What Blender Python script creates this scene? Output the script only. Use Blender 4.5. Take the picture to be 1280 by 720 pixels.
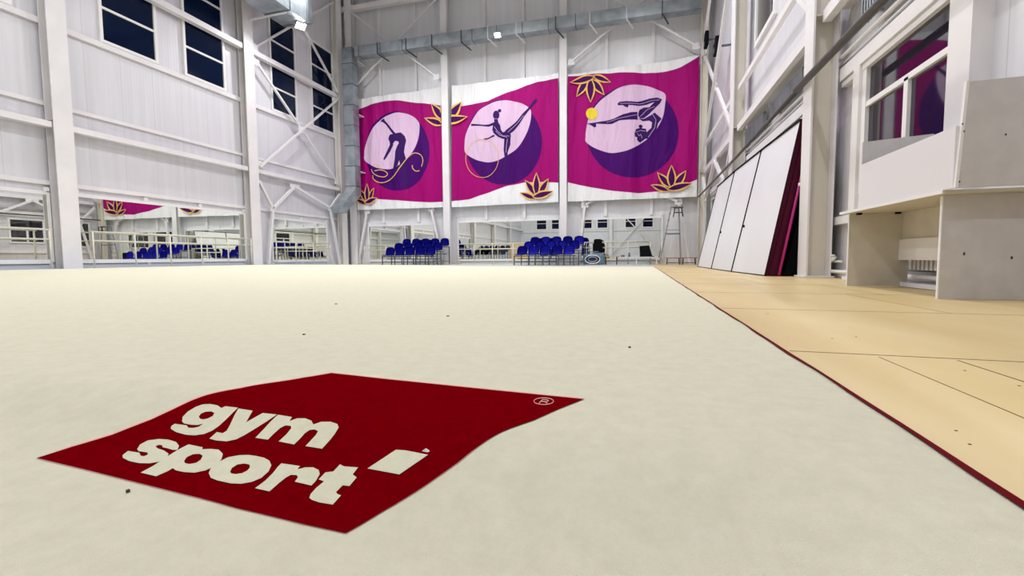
import bpy, bmesh, math, random
from mathutils import Vector, Matrix
import numpy as np
random.seed(7)
PI = math.pi
S = bpy.context.scene
COL = S.collection
for o in list(bpy.data.objects): bpy.data.objects.remove(o)

# ------------------------------------------------------------------ camera
H = 0.36
FPX = 577.0; YAW = .26695; PIT = .06593; ROL = -.00775
def cam_axes():
    F = np.array([-math.sin(YAW), math.cos(YAW), 0]); R = np.array([math.cos(YAW), math.sin(YAW), 0]); U = np.array([0, 0, 1.])
    F2 = F*math.cos(PIT)-U*math.sin(PIT); U2 = U*math.cos(PIT)+F*math.sin(PIT)
    return R*math.cos(ROL)+U2*math.sin(ROL), U2*math.cos(ROL)-R*math.sin(ROL), F2
cR, cU, cF = cam_axes()
cam = bpy.data.objects.new('camera', bpy.data.cameras.new('camera')); COL.objects.link(cam)
cam.data.sensor_width = 36; cam.data.lens = FPX/1280*36; cam.data.clip_start = .02; cam.data.clip_end = 300
M4 = Matrix.Identity(4)
for i in range(3):
    M4[i][0] = cR[i]; M4[i][1] = cU[i]; M4[i][2] = -cF[i]
M4[2][3] = H
cam.matrix_world = M4
S.camera = cam
# measured points of the photograph -> points on a known plane of the hall
def ray(x, y): return cF + cR*(x-640)/FPX - cU*(y-360)/FPX
def pl(x, y, ax, v):
    d = ray(x, y); t = (v-(H if ax == 2 else 0))/d[ax]; q = d*t; q[2] += H; return Vector([float(a) for a in q])

# ------------------------------------------------------------------ world, exposure, lights
S.view_settings.view_transform = 'Standard'; S.view_settings.look = 'None'
S.view_settings.gamma = 1; S.view_settings.use_curve_mapping = False
S.view_settings.exposure = 0.04
W = bpy.data.worlds.new('night'); S.world = W; W.use_nodes = True
W.node_tree.nodes['Background'].inputs[0].default_value = (.01, .015, .04, 1)
W.node_tree.nodes['Background'].inputs[1].default_value = 0.5
BAY_POWER = 270.0       # each unseen bay lamp added under the ceiling
FLOOD_POWER = 100.0     # each wall floodlight
LIGHT_COL = (.985, .985, 1.0)

# ------------------------------------------------------------------ materials
def new_mat(name, col, rough=.5, metal=0., spec=.5, emit=None, estr=1.):
    m = bpy.data.materials.new(name); m.use_nodes = True
    b = m.node_tree.nodes['Principled BSDF']
    b.inputs['Base Color'].default_value = (*col, 1); b.inputs['Roughness'].default_value = rough
    b.inputs['Metallic'].default_value = metal; b.inputs['Specular IOR Level'].default_value = spec
    if emit:
        b.inputs['Emission Color'].default_value = (*emit, 1); b.inputs['Emission Strength'].default_value = estr
    return m
def noise_col(m, c1, c2, scale=3., detail=4., stretch=(1, 1, 1), lo=.35, hi=.65, bump=0., bscale=None, bdist=.01):
    nt = m.node_tree; N = nt.nodes; L = nt.links; b = N['Principled BSDF']
    tc = N.new('ShaderNodeNewGeometry'); mp = N.new('ShaderNodeMapping'); mp.inputs['Scale'].default_value = stretch
    L.new(tc.outputs['Position'], mp.inputs['Vector'])
    n = N.new('ShaderNodeTexNoise'); n.inputs['Scale'].default_value = scale; n.inputs['Detail'].default_value = detail
    L.new(mp.outputs[0], n.inputs['Vector'])
    n.inputs['Roughness'].default_value = .78 if detail >= 10 else .5
    r = N.new('ShaderNodeValToRGB'); r.color_ramp.elements[0].position = lo; r.color_ramp.elements[1].position = hi
    r.color_ramp.elements[0].color = (*c1, 1); r.color_ramp.elements[1].color = (*c2, 1)
    L.new(n.outputs['Fac'], r.inputs[0]); L.new(r.outputs[0], b.inputs['Base Color'])
    if bump:
        n2 = N.new('ShaderNodeTexNoise'); n2.inputs['Scale'].default_value = bscale or scale; n2.inputs['Detail'].default_value = 3
        L.new(mp.outputs[0], n2.inputs['Vector'])
        bp = N.new('ShaderNodeBump'); bp.inputs['Strength'].default_value = bump; bp.inputs['Distance'].default_value = bdist
        L.new(n2.outputs['Fac'], bp.inputs['Height']); L.new(bp.outputs[0], b.inputs['Normal'])
    return m
def panel_mat(name, axis, c1, c2, rough=.33):
    """metal faced wall panels: fine vertical ribs and a joint every metre"""
    m = new_mat(name, c1, rough, 0, .6); nt = m.node_tree; N = nt.nodes; L = nt.links; b = N['Principled BSDF']
    g = N.new('ShaderNodeNewGeometry'); sx = N.new('ShaderNodeSeparateXYZ'); L.new(g.outputs['Position'], sx.inputs[0])
    u = sx.outputs[axis]
    def math_(op, a, v=None, clamp=False):
        q = N.new('ShaderNodeMath'); q.operation = op; q.use_clamp = clamp; L.new(a, q.inputs[0])
        if v is not None:
            if isinstance(v, (int, float)): q.inputs[1].default_value = v
            else: L.new(v, q.inputs[1])
        return q.outputs[0]
    fr = math_('FRACT', math_('ADD', u, 40.3)); j = math_('ABSOLUTE', math_('SUBTRACT', fr, .5)); j = math_('LESS_THAN', j, .007)
    rib = math_('SINE', math_('MULTIPLY', u, 2*PI/.1))
    mp = N.new('ShaderNodeMapping'); L.new(g.outputs['Position'], mp.inputs['Vector']); mp.inputs['Scale'].default_value = (1, 1, .06)
    n = N.new('ShaderNodeTexNoise'); n.inputs['Scale'].default_value = 5; n.inputs['Detail'].default_value = 4; L.new(mp.outputs[0], n.inputs['Vector'])
    r = N.new('ShaderNodeValToRGB'); r.color_ramp.elements[0].position = .3; r.color_ramp.elements[1].position = .7
    r.color_ramp.elements[0].color = (*c1, 1); r.color_ramp.elements[1].color = (*c2, 1); L.new(n.outputs['Fac'], r.inputs[0])
    mx = N.new('ShaderNodeMix'); mx.data_type = 'RGBA'; L.new(j, mx.inputs[0]); L.new(r.outputs[0], mx.inputs[6]); mx.inputs[7].default_value = (c1[0]*.86, c1[1]*.86, c1[2]*.86, 1)
    L.new(mx.outputs[2], b.inputs['Base Color'])
    hsum = math_('ADD', math_('MULTIPLY', rib, .25), n.outputs['Fac'])
    bp = N.new('ShaderNodeBump'); bp.inputs['Strength'].default_value = .35; bp.inputs['Distance'].default_value = .006
    L.new(hsum, bp.inputs['Height']); L.new(bp.outputs[0], b.inputs['Normal'])
    return m
WC1 = (.625, .615, .665); WC2 = (.69, .68, .725)
M = {}
M['wall_side'] = panel_mat('wall_panel_side', 1, WC1, WC2)
M['wall_back'] = panel_mat('wall_panel_back', 0, (.68, .68, .71), (.74, .74, .77))
M['ceiling'] = new_mat('ceiling_sheet', (.72, .72, .72), .6)
M['steel'] = noise_col(new_mat('white_painted_steel', (.76, .73, .71), .42), (.73, .71, .725), (.79, .765, .78), 1.2, 3)
M['steel_warm'] = noise_col(new_mat('cream_painted_steel', (.70, .66, .58), .45), (.66, .62, .54), (.73, .69, .61), 1.5, 4, (1, 1, .4))
M['frame'] = new_mat('white_plastic_frame', (.80, .785, .79), .35)
M['pane'] = new_mat('night_window_glass', (.002, .007, .030), .05, 0, .22)
M['pane_r'] = new_mat('dark_reflecting_glass', (.012, .008, .02), .03, 0, 1.0)
M['mirror'] = new_mat('mirror_glass', (.90, .93, .87), .0, 1.)
M['duct'] = noise_col(new_mat('galvanised_steel', (.3, .35, .38), .42, .6), (.24, .28, .305), (.42, .465, .50), 2.2, 5, (1, 1, 1), .3, .7)
M['duct_dark'] = new_mat('dark_bracket_steel', (.08, .09, .10), .5, .4)
M['wood_floor'] = noise_col(new_mat('varnished_plywood', (.6, .45, .25), .38, 0, .35), (.60, .45, .21), (.71, .56, .30), 1.1, 5, (1.8, .5, 1), .3, .7)
M['seam'] = new_mat('plywood_seam', (.16, .10, .04), .7)
M['sub'] = new_mat('subfloor_blue_grey', (.42, .48, .56), .6)
M['carpet'] = new_mat('cream_carpet_pile', (.80, .765, .62), 1., 0, .0)
noise_col(M['carpet'], (.64, .615, .475), (.735, .708, .575), 16, 14, (1, 1, 1), .3, .7, .6, 700, .006)
M['carpet_red'] = noise_col(new_mat('crimson_carpet_pile', (.2, .0, .01), 1., 0, .0), (.125, .0, .002), (.20, .0, .004), 30, 10, (1, 1, 1), .2, .8, .6, 700, .005)
M['carpet_cream'] = noise_col(new_mat('cream_logo_pile', (.8, .76, .6), 1., 0, .0), (.62, .60, .45), (.74, .72, .57), 30, 10, (1, 1, 1), .25, .75, .6, 700, .005)
M['pink_edge'] = new_mat('pink_pile_edge', (.75, .36, .33), .95, 0, .1)
M['tape'] = new_mat('crimson_edge_tape', (.11, .0, .005), .9, 0, .1)
def cloth(name, col):
    m = new_mat(name, col, .6, 0, .12); nt = m.node_tree; N = nt.nodes; L = nt.links
    g = N.new('ShaderNodeNewGeometry'); mp = N.new('ShaderNodeMapping'); mp.inputs['Scale'].default_value = (1, 1, .22); L.new(g.outputs['Position'], mp.inputs['Vector'])
    n = N.new('ShaderNodeTexNoise'); n.inputs['Scale'].default_value = 1.6; n.inputs['Detail'].default_value = 3; n.inputs['Distortion'].default_value = .6
    L.new(mp.outputs[0], n.inputs['Vector']); bp = N.new('ShaderNodeBump'); bp.inputs['Strength'].default_value = .7; bp.inputs['Distance'].default_value = .28
    L.new(n.outputs['Fac'], bp.inputs['Height']); L.new(bp.outputs[0], m.node_tree.nodes['Principled BSDF'].inputs['Normal'])
    return m
M['b_white'] = cloth('banner_white', (.80, .80, .81)); M['b_magenta'] = cloth('banner_magenta', (.33, .0, .145))
M['b_purple'] = cloth('banner_purple', (.055, .0, .125)); M['b_pink'] = cloth('banner_pale_pink', (.67, .47, .655))
M['b_fig'] = cloth('banner_indigo', (.035, .006, .10)); M['b_gold'] = cloth('banner_gold', (.85, .50, .12)); M['b_yellow'] = cloth('banner_yellow', (.78, .60, .04))
M['b_line'] = cloth('banner_line', (.55, .38, .62)); M['b_dark'] = cloth('banner_dark_purple', (.06, .002, .09))
M['seat'] = new_mat('blue_plastic', (.002, .002, .26), .4, 0, .12)
M['seat_dark'] = new_mat('navy_plastic', (.012, .014, .05), .4)
M['leg'] = new_mat('dark_grey_tube', (.11, .12, .14), .45, .3)
M['barre'] = new_mat('cream_barre', (.72, .68, .56), .4)
M['board'] = noise_col(new_mat('white_board_face', (.72, .72, .76), .38), (.70, .70, .745), (.74, .74, .785), .8, 3)
M['black'] = new_mat('black_cover', (.003, .003, .004), .75, 0, .1)
M['crimson'] = new_mat('dark_crimson_cover', (.055, .001, .016), .6, 0, .15); M['magenta'] = new_mat('magenta_tube', (.42, .01, .19), .35)
M['desk_white'] = new_mat('white_laminate', (.73, .715, .755), .35)
M['desk_grey'] = noise_col(new_mat('grey_chipboard', (.55, .53, .51), .55), (.53, .51, .51), (.59, .57, .57), 9, 6, (1, 1, 1), .3, .7)
M['desk_cream'] = noise_col(new_mat('cream_chipboard', (.62, .58, .5), .55), (.58, .545, .47), (.64, .60, .53), 5, 5)
M['pipe'] = new_mat('dark_grey_pipe', (.06, .055, .05), .45, .1); M['pipe_w'] = new_mat('white_pipe', (.78, .76, .74), .35)
M['wood'] = new_mat('brown_wood', (.30, .12, .06), .45); M['dwood'] = new_mat('dark_wood', (.05, .025, .02), .45)
M['yellow'] = new_mat('yellow_wood', (.62, .42, .12), .5); M['blue_grey'] = new_mat('blue_grey_plastic', (.10, .18, .24), .35)
M['alu'] = new_mat('grey_aluminium', (.32, .32, .33), .4, .5)
M['lamp'] = new_mat('lit_lamp_lens', (1, 1, 1), .4, 0, .5, (1, .98, .95), 40)
M['lamp_body'] = new_mat('grey_lamp_body', (.35, .36, .38), .4, .3)
M['skirt'] = new_mat('pale_blue_skirting', (.60, .62, .66), .5)
M['dot'] = new_mat('dark_speck', (.05, .04, .04), .7)

# ------------------------------------------------------------------ mesh helpers
class MB:
    def __init__(s): s.bm = bmesh.new(); s.mats = []
    def _mi(s, m):
        if m is None: m = '_'
        if m not in s.mats: s.mats.append(m)
        return s.mats.index(m)
    def box(s, x0, x1, y0, y1, z0, z1, m=None, bev=0.):
        mi = s._mi(m); n0 = len(s.bm.faces)
        v = [s.bm.verts.new((x, y, z)) for x in (x0, x1) for y in (y0, y1) for z in (z0, z1)]
        fs = []
        for q in ((0, 1, 3, 2), (4, 6, 7, 5), (0, 4, 5, 1), (2, 3, 7, 6), (0, 2, 6, 4), (1, 5, 7, 3)):
            f = s.bm.faces.new([v[i] for i in q]); f.material_index = mi; fs.append(f)
        if bev:
            es = list({e for f in fs for e in f.edges})
            r = bmesh.ops.bevel(s.bm, geom=es, offset=bev, segments=2, affect='EDGES', profile=.5)
            for f in r['faces']: f.material_index = mi
        return s
    def hexa(s, P, m=None):
        """8 points: bottom loop 0-3 and top loop 4-7"""
        mi = s._mi(m); v = [s.bm.verts.new(p) for p in P]
        for q in ((3, 2, 1, 0), (4, 5, 6, 7), (0, 1, 5, 4), (1, 2, 6, 5), (2, 3, 7, 6), (3, 0, 4, 7)):
            f = s.bm.faces.new([v[i] for i in q]); f.material_index = mi
        return s
    def bar(s, a, b, w, h=None, m=None, up=(0, 0, 1)):
        """square bar from a to b"""
        a = Vector(a); b = Vector(b); h = h or w; d = (b-a).normalized(); u = Vector(up)
        if abs(d.dot(u)) > .98: u = Vector((1, 0, 0))
        r = d.cross(u).normalized()*w/2; t = r.cross(d).normalized()*h/2
        return s.hexa([a-r-t, a+r-t, a+r+t, a-r+t, b-r-t, b+r-t, b+r+t, b-r+t], m)
    def tube(s, pts, r, m=None, n=10, closed=False):
        mi = s._mi(m); pts = [Vector(p) for p in pts]; rings = []; N = len(pts)
        rr = r if isinstance(r, (list, tuple)) else [r]*N
        prev = None
        for i, p in enumerate(pts):
            if closed: d = pts[(i+1) % N]-pts[i-1]
            else: d = pts[min(i+1, N-1)]-pts[max(i-1, 0)]
            d.normalize()
            if prev is None:
                u = Vector((0, 0, 1)) if abs(d.z) < .95 else Vector((1, 0, 0)); a = d.cross(u).normalized()
            else: a = (prev-d*prev.dot(d)).normalized()
            prev = a; b = d.cross(a)
            rings.append([s.bm.verts.new(p+(a*math.cos(2*PI*k/n)+b*math.sin(2*PI*k/n))*rr[i]) for k in range(n)])
        for i in range(N if closed else N-1):
            A = rings[i]; B = rings[(i+1) % N]
            for k in range(n):
                f = s.bm.faces.new([A[k], A[(k+1) % n], B[(k+1) % n], B[k]]); f.material_index = mi; f.smooth = True
        if not closed:
            f = s.bm.faces.new(rings[0][::-1]); f.material_index = mi
            f = s.bm.faces.new(rings[-1]); f.material_index = mi
        return s
    def lathe(s, prof, c, m=None, n=24, axis='Z'):
        mi = s._mi(m); rings = []
        for (r, z) in prof:
            ring = []
            for k in range(n):
                a = 2*PI*k/n; q = (r*math.cos(a), r*math.sin(a), z)
                if axis == 'Y': q = (q[0], q[2], q[1])
                if axis == 'X': q = (q[2], q[0], q[1])
                ring.append(s.bm.verts.new(Vector(c)+Vector(q)))
            rings.append(ring)
        for i in range(len(rings)-1):
            for k in range(n):
                f = s.bm.faces.new([rings[i][k], rings[i][(k+1) % n], rings[i+1][(k+1) % n], rings[i+1][k]]); f.material_index = mi; f.smooth = True
        for rg in (rings[0][::-1], rings[-1]):
            try: f = s.bm.faces.new(rg); f.material_index = mi
            except Exception: pass
        return s
    def build(s, name, mat, parent=None, shift=None):
        bmesh.ops.recalc_face_normals(s.bm, faces=s.bm.faces)
        if shift is not None:
            for v in s.bm.verts: v.co -= Vector(shift)
        me = bpy.data.meshes.new(name); s.bm.to_mesh(me); s.bm.free()
        for k in (s.mats or ['_']): me.materials.append(mat if k == '_' else M[k])
        o = bpy.data.objects.new(name, me); COL.objects.link(o)
        if parent: o.parent = parent
        return o
def tag(o, label, cat, group=None, kind=None):
    o['label'] = label; o['category'] = cat
    if group: o['group'] = group
    if kind: o['kind'] = kind
    return o
def thing(name, label, cat, loc=(0, 0, 0), group=None, rz=0.):
    o = bpy.data.objects.new(name, None); COL.objects.link(o); o.location = loc; o.rotation_euler = (0, 0, rz)
    o.empty_display_size = .1
    return tag(o, label, cat, group)
def struct(name, mb, mat, parent=None):
    o = mb.build(name, mat, parent)
    if not parent: o['kind'] = 'structure'
    return o
def kids(o): return [c for c in bpy.data.objects if c.parent == o]
def copy_tree(o, parent=None):
    c = o.copy(); COL.objects.link(c); c.parent = parent
    for ch in kids(o): copy_tree(ch, c)
    return c
def sstep(a, b, x):
    t = max(0., min(1., (x-a)/(b-a))); return t*t*(3-2*t)

# ------------------------------------------------------------------ hall dimensions
XL, XR, YB, YF, ZC = -15.8, 3.12, 22.95, -16.9, 15.0
CXL = -15.4     # face of the left columns
def floor_rise(x, y): return .15*sstep(-1, -15, x)*(1-.75*sstep(15, 22, y))
def carpet_z(x, y):
    z = floor_rise(x, y)
    z += -.04*(1-sstep(.56, .92, y))*(1-sstep(.15, .5, x))
    z += -.055*(1-sstep(.35, 1.0, y))*sstep(-.75, -.05, x)*(1-sstep(.1, .5, x))
    z += .021*math.exp(-((y-.95)/.16)**2)*(1-sstep(-.95, -.35, x))*sstep(-2.6, -1.4, x)
    z += .006*math.sin(x*1.7+.6)*math.sin(y*1.3)*sstep(1.3, 3., y)*(1-sstep(-.5, .4, x))*sstep(-14, -10, x)
    return z
def on_carpet(px, py, dz=0.):
    """meet the view line of a traced point with the waved carpet"""
    z = 0.
    for _ in range(30):
        q = pl(px, py, 2, z); z = .5*z+.5*carpet_z(q.x, q.y)
    q = pl(px, py, 2, z+dz); q.z = carpet_z(q.x, q.y)+dz
    return q

# ------------------------------------------------------------------ structure: floor
def grid_mesh(xs, ys, zf, mb, mf):
    v = [[mb.bm.verts.new((x, y, zf(x, y))) for y in ys] for x in xs]
    for i in range(len(xs)-1):
        for j in range(len(ys)-1):
            f = mb.bm.faces.new([v[i][j], v[i+1][j], v[i+1][j+1], v[i][j+1]])
            f.material_index = mb._mi(mf((xs[i]+xs[i+1])/2, (ys[j]+ys[j+1])/2)); f.smooth = True
    return v
CX0, CX1, CY0, CY1 = -14.75, .545, -9.0, 17.6
mb = MB()
xs = [XL-.3, -15.2, CX0-.012, CX0-.01] + [CX0+(CX1-CX0)*k/30 for k in range(31)][1:-1] + [CX1+.004, CX1+.006, 1.2, 2., XR+.3]
ys = [YF-.3, CY0-.012, CY0-.01, -4, 0, 4, 8, 12, 15, CY1+.01, CY1+.012, 19, 21, YB+.3]
def fz(x, y):
    inside = CX0-.011 < x < CX1+.005 and CY0-.011 < y < CY1+.011
    return floor_rise(x, y)-(.125 if inside else .004)
grid_mesh(xs, ys, fz, mb, lambda x, y: 'sub' if x < CX1 and y < 21.0 else ('wood_floor' if x > CX1 else 'carpet'))
# open seams between the plywood sheets
def seam(a, b, w): mb.bar((a[0], a[1], -.0035), (b[0], b[1], -.0035), w, .001, 'seam')
for k in range(-3, 12):
    y = 1.91+1.52*k
    seam((.56, y+.05), (3.1, y-.06), .006 if k == 0 else .003)
    x = .83 if k <= -1 else (1.06+.6*((k*7) % 3)/2)
    if k < 0: seam((.825, y), (.83, y+1.52), .003); seam((1.065, y), (1.06, y+1.52), .005); seam((2.3, y), (2.3, y+1.5), .003)
    elif k > 0: seam((x+.5, y), (x+.5, y+1.5), .003)
for (px, py) in ((1070, 421), (1040, 423), (1206, 463), (1195, 538), (1230, 612), (1212, 555), (873, 341), (960, 392), (1274, 482)):
    q = pl(px, py, 2, -.003); d_ = .0012+.001*q.y; mb.box(q.x-d_, q.x+d_, q.y-d_*.8, q.y+d_*.8, -.0039, -.0028, 'dot')
struct('floor', mb, M['wood_floor'])

# ------------------------------------------------------------------ structure: walls and ceiling
struct('wall_left', MB().box(XL-.15, XL, YF, YB, -.1, ZC), M['wall_side'])
struct('wall_right', MB().box(XR, XR+.15, YF, YB, -.1, ZC), M['wall_side'])
struct('wall_back', MB().box(XL-.15, XR+.15, YB, YB+.15, -.1, ZC), M['wall_back'])
struct('wall_front', MB().box(XL-.15, XR+.15, YF-.15, YF, -.1, ZC), M['wall_back'])
mb = MB().box(XL-.15, XR+.15, YF-.15, YB+.15, ZC, ZC+.1)
for k in range(-3, 4): mb.box(XL, XR, 2.85+6.5*k-.12, 2.85+6.5*k+.12, ZC-.5, ZC-.001, 'steel')
struct('ceiling', mb, M['ceiling'])
tn = [0]
def trim(mb, mat):
    tn[0] += 1; return struct('trim_%d' % tn[0], mb, mat)
G0, G1 = YF, YB
# left wall rails (one continuous rail each)
trim(MB().box(XL, XL+.10, G0, G1, 6.79, 6.95), M['steel'])
trim(MB().box(XL, XL+.08, G0, G1, 4.62, 4.73), M['steel'])
trim(MB().box(XL, XL+.08, G0, G1, 2.46, 2.58), M['steel'])
def channel(x0, x1, y0, y1, z0, z1):     # open C channel lying on its side
    return MB().box(x0, x1, y0, y1, z1-.02, z1).box(x0, x1, y0, y1, z0, z0+.02).box(x1-.02 if abs(x0) > abs(x1) else x0, x1 if abs(x0) > abs(x1) else x0+.02, y0, y1, z0+.02, z1-.02)
LCOLY = [9.33, 15.93, 22.0]
for (a, b) in ((G0, 9.1), (9.58, 15.68), (16.18, 21.75)):
    trim(MB().box(XL+.1, CXL-.05, a, b, 4.00, 4.02).box(XL+.1, CXL-.05, a, b, 4.14, 4.16).box(CXL-.07, CXL-.05, a, b, 4.02, 4.14), M['steel'])
    trim(MB().box(XL+.13, CXL-.05, a, b, 8.86, 8.89).box(XL+.13, CXL-.05, a, b, 9.03, 9.06).box(CXL-.08, CXL-.05, a, b, 8.89, 9.03), M['steel'])
# back wall: vertical posts, upper beam
for px in (476, 520, 606, 654, 757, 815):
    x = pl(px, 200, 1, 22.7).x; trim(MB().box(x-.07, x+.07, YB-.12, YB, 2.31, ZC), M['steel'])
trim(MB().box(XL, XR, 22.45, 22.72, 13.62, 13.86), M['steel'])
# right wall rails
for (a, b) in ((G0, 8.48), (8.9, 14.98), (15.5, 22.1)):
    trim(MB().box(2.74, 2.86, a, b, 3.98, 4.16, 'steel').box(2.86, XR, a, b, 4.14, 4.16, 'steel'), M['steel'])
    trim(MB().box(2.74, 2.84, a, b, 5.14, 5.28), M['steel'])
    trim(MB().box(3.0, XR, a, b, 3.05, 3.24).box(3.03, XR, a, b, 2.96, 3.03), M['steel'])
trim(MB().box(3.02, XR, G0, 22.2, .84, .96), M['steel'])
# skirting
struct('baseboard_left', MB().box(XL, XL+.06, G0, G1, 0, .26), M['skirt'])
struct('baseboard_back', MB().box(XL, 1.1, YB-.06, YB, 0, .14), M['skirt'])
struct('baseboard_right', MB().box(XR-.03, XR, G0, G1, 0, .08), M['desk_white'])

# windows
wn = [0]
def window(ax, v, a0, a1, z0, z1, bars, mull, side, mat, fw=.09):
    """a window in the wall at plane ax=v; side = +1/-1 towards the room"""
    wn[0] += 1
    def bx(mb, u0, u1, w0, w1, d0, d1):
        p, q = sorted((v+side*d0, v+side*d1))
        return mb.box(p, q, u0, u1, w0, w1) if ax == 0 else mb.box(u0, u1, p, q, w0, w1)
    o = struct('window_%d' % wn[0], bx(MB(), a0-fw, a1+fw, z0-fw, z1+fw, 0., .015), M['frame'])
    f = MB()
    bx(f, a0-fw, a0, z0-fw, z1+fw, .015, .08); bx(f, a1, a1+fw, z0-fw, z1+fw, .015, .08)
    bx(f, a0, a1, z0-fw, z0, .015, .08); bx(f, a0, a1, z1, z1+fw, .015, .08)
    for z in bars: bx(f, a0, a1, z-.035, z+.035, .03, .07)
    for (u, w0, w1) in mull: bx(f, u-.045, u+.045, w0, w1, .03, .07)
    struct('window_frame', f, M['frame'], o)
    struct('window_pane', bx(MB(), a0, a1, z0, z1, .016, .03), mat, o)
    return o
for y0, y1 in ((10.72, 12.3), (13.42, 14.97), (17.5, 18.95), (20.15, 21.75), (-2.2, -.7), (.6, 2.1), (4.2, 5.7), (7.0, 8.5)):
    window(0, XL, y0, y1, 7.06, 11.15, (8.02, 9.0, 10.05), (), 1, M['pane'])
for x0, x1 in ((-7.3, -6.05), (-5.25, -4.0), (-1.63, -.4), (.55, 1.75), (-13.5, -12.2), (-11.4, -10.2)):
    window(1, YF, x0, x1, 4.2, 5.4, (4.95,), (), 1, M['pane'], .16)
# right wall: the glazed opening above the counter, and three more further along
window(0, XR, 5.86, 7.68, 1.35, 3.0, (2.46,), ((6.68, 1.35, 2.46),), -1, M['pane_r'], .12)
window(0, XR, 12.7, 14.4, 6.2, 9.2, (7.5,), (), -1, M['pane_r'], .12)
window(0, XR, 18.0, 19.5, 1.5, 2.75, (2.3,), ((18.75, 1.5, 2.3),), -1, M['pane_r'])
window(0, XR, 20.1, 21.9, 1.3, 2.75, (2.2,), ((21.0, 1.3, 2.2),), -1, M['pane_r'])
# jamb posts beside the glazed opening
trim(MB().box(2.95, XR, 5.38, 5.72, 0.9, 3.05), M['steel'])
trim(MB().box(3.0, XR, 7.80, 8.0, .9, 3.05), M['steel'])

# ------------------------------------------------------------------ columns
def hcolumn(label, c, size, axis, group=None, mat='steel', z1=ZC-.5, z0=0.):
    """H section: axis = 'X' when the flange faces along X"""
    w, d = size; t = .028; x, y = c
    o = thing('steel_column', label, 'column', (x, y, z0), group)
    f = MB(); g = MB()
    if axis == 'X':
        for s in (-1, 1): f.box(s*d/2-(t if s > 0 else 0), s*d/2+(t if s < 0 else 0), -w/2, w/2, 0, z1-z0)
        g.box(-d/2+t, d/2-t, -.012, .012, 0, z1-z0)
        for z in (4.1, 8.9): g.box(-d/2+t, d/2-t, -w/2+.02, w/2-.02, z, z+.02)
    else:
        for s in (-1, 1): f.box(-w/2, w/2, s*d/2-(t if s > 0 else 0), s*d/2+(t if s < 0 else 0), 0, z1-z0)
        g.box(-.012, .012, -d/2+t, d/2-t, 0, z1-z0)
    f.build('flanges', M[mat], o); g.build('web', M['steel_warm'], o)
    p = MB().box(-d/2-.04 if axis == 'X' else -w/2-.04, d/2+.04 if axis == 'X' else w/2+.04, -w/2-.04 if axis == 'X' else -d/2-.04, w/2+.04 if axis == 'X' else d/2+.04, 0, .025)
    p.build('base_plate', M['steel'], o)
    return o
hcolumn('big white steel column nearest on the left wall', (-15.56, 9.34), (.46, .32), 'X', z0=.12)
hcolumn('second white steel column on the left wall, between the tall windows', (-15.56, 15.93), (.48, .32), 'X', z0=.1)
hcolumn('white steel column in the left rear corner beside the duct', (-15.56, 22.0), (.44, .32), 'X', z0=.04)
for y in (2.85, -3.65, -10.15): hcolumn('white steel column on the left wall outside the near windows', (-15.56, y), (.46, .32), 'X', 'near left columns', z0=.1)
hcolumn('white steel column between the first and the middle banner', (-9.62, 22.52), (.36, .22), 'Y')
hcolumn('white steel column between the middle and the right banner', (-3.53, 22.52), (.34, .22), 'Y')
hcolumn('shaded steel column behind the vertical duct at the left banner', (-15.2, 22.64), (.40, .3), 'Y')
hcolumn('thin cream corner column at the right edge of the last banner', (2.73, 22.5), (.26, .3), 'X', mat='steel_warm')
hcolumn('broad cream column on the right wall beside the leaning boards', (2.80, 8.68), (.40, .36), 'X')
hcolumn('far cream column on the right wall behind the leaning boards', (2.80, 15.25), (.5, .36), 'X')
for y in (2.2, -4.3, -10.8): hcolumn('cream steel column on the right wall behind the photographer', (2.80, y), (.40, .36), 'X', 'near right columns')
for x in (-9.62, -3.53): hcolumn('white steel column on the front wall seen only in mirrors', (x, YF+.2), (.42, .32), 'Y', 'front wall columns')

# ------------------------------------------------------------------ bracing
def tube_brace(name, label, segs, gussets, w=.10, group=None, off=None):
    o = thing(name, label, 'brace', tuple(segs[0][0]), group); b0 = Vector(segs[0][0])
    for a, b in segs: MB().bar(a, b, w, w, None, (0, 0, 1)).build('tube', M['steel'], o, b0)
    for g, (sx, sy, sz) in gussets:
        MB().box(g[0]-sx, g[0]+sx, g[1]-sy, g[1]+sy, g[2]-sz, g[2]+sz, None).build('gusset', M['steel'], o, b0)
    return o
XB = -15.52
def L(px, py, x=XB): return pl(px, py, 0, x)
def B(px, py, y=22.70): return pl(px, py, 1, y)
def LY(y, z, x=XB): return Vector((x, y, z))
g1 = (.03, .16, .13)
tube_brace('cross_brace', 'lower white cross brace on the left wall in front of the tall windows',
           [(LY(16.25, 8.75), LY(21.75, 4.3)), (LY(21.8, 8.85, XB+.11), LY(16.25, 4.25, XB+.11))],
           [(LY(18.95, 6.5, XB+.05), (.02, .2, .16)), (LY(16.4, 8.6), g1), (LY(21.58, 8.7), g1), (LY(21.58, 4.45), g1), (LY(16.4, 4.4), g1)], .085)
tube_brace('cross_brace', 'upper white cross brace on the left wall under the ceiling duct',
           [(LY(16.25, 9.1), LY(21.75, 13.75)), (LY(21.75, 9.15, XB+.11), LY(16.25, 13.9, XB+.11))],
           [(LY(16.35, 9.2), g1), (LY(21.7, 9.25), g1), (LY(19.0, 11.45, XB+.05), (.02, .2, .16))], .085)
def portal(label, P, ax):
    """knee braced portal: P = top-left node on column, left node, centre, right node, right column, left foot, right foot"""
    cl, nl, c, nr, cr, fl, fr = P
    gs = (.02, .17, .14) if ax == 0 else (.17, .02, .14)
    return tube_brace('portal_brace', label, [(fl, nl), (nl, cl), (nl, c), (c, nr), (nr, cr), (nr, fr)],
                      [(nl, gs), (nr, gs), (c, (gs[0]*1.8 if ax else gs[0], gs[1]*1.8 if not ax else gs[1], .10))], .11)
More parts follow.
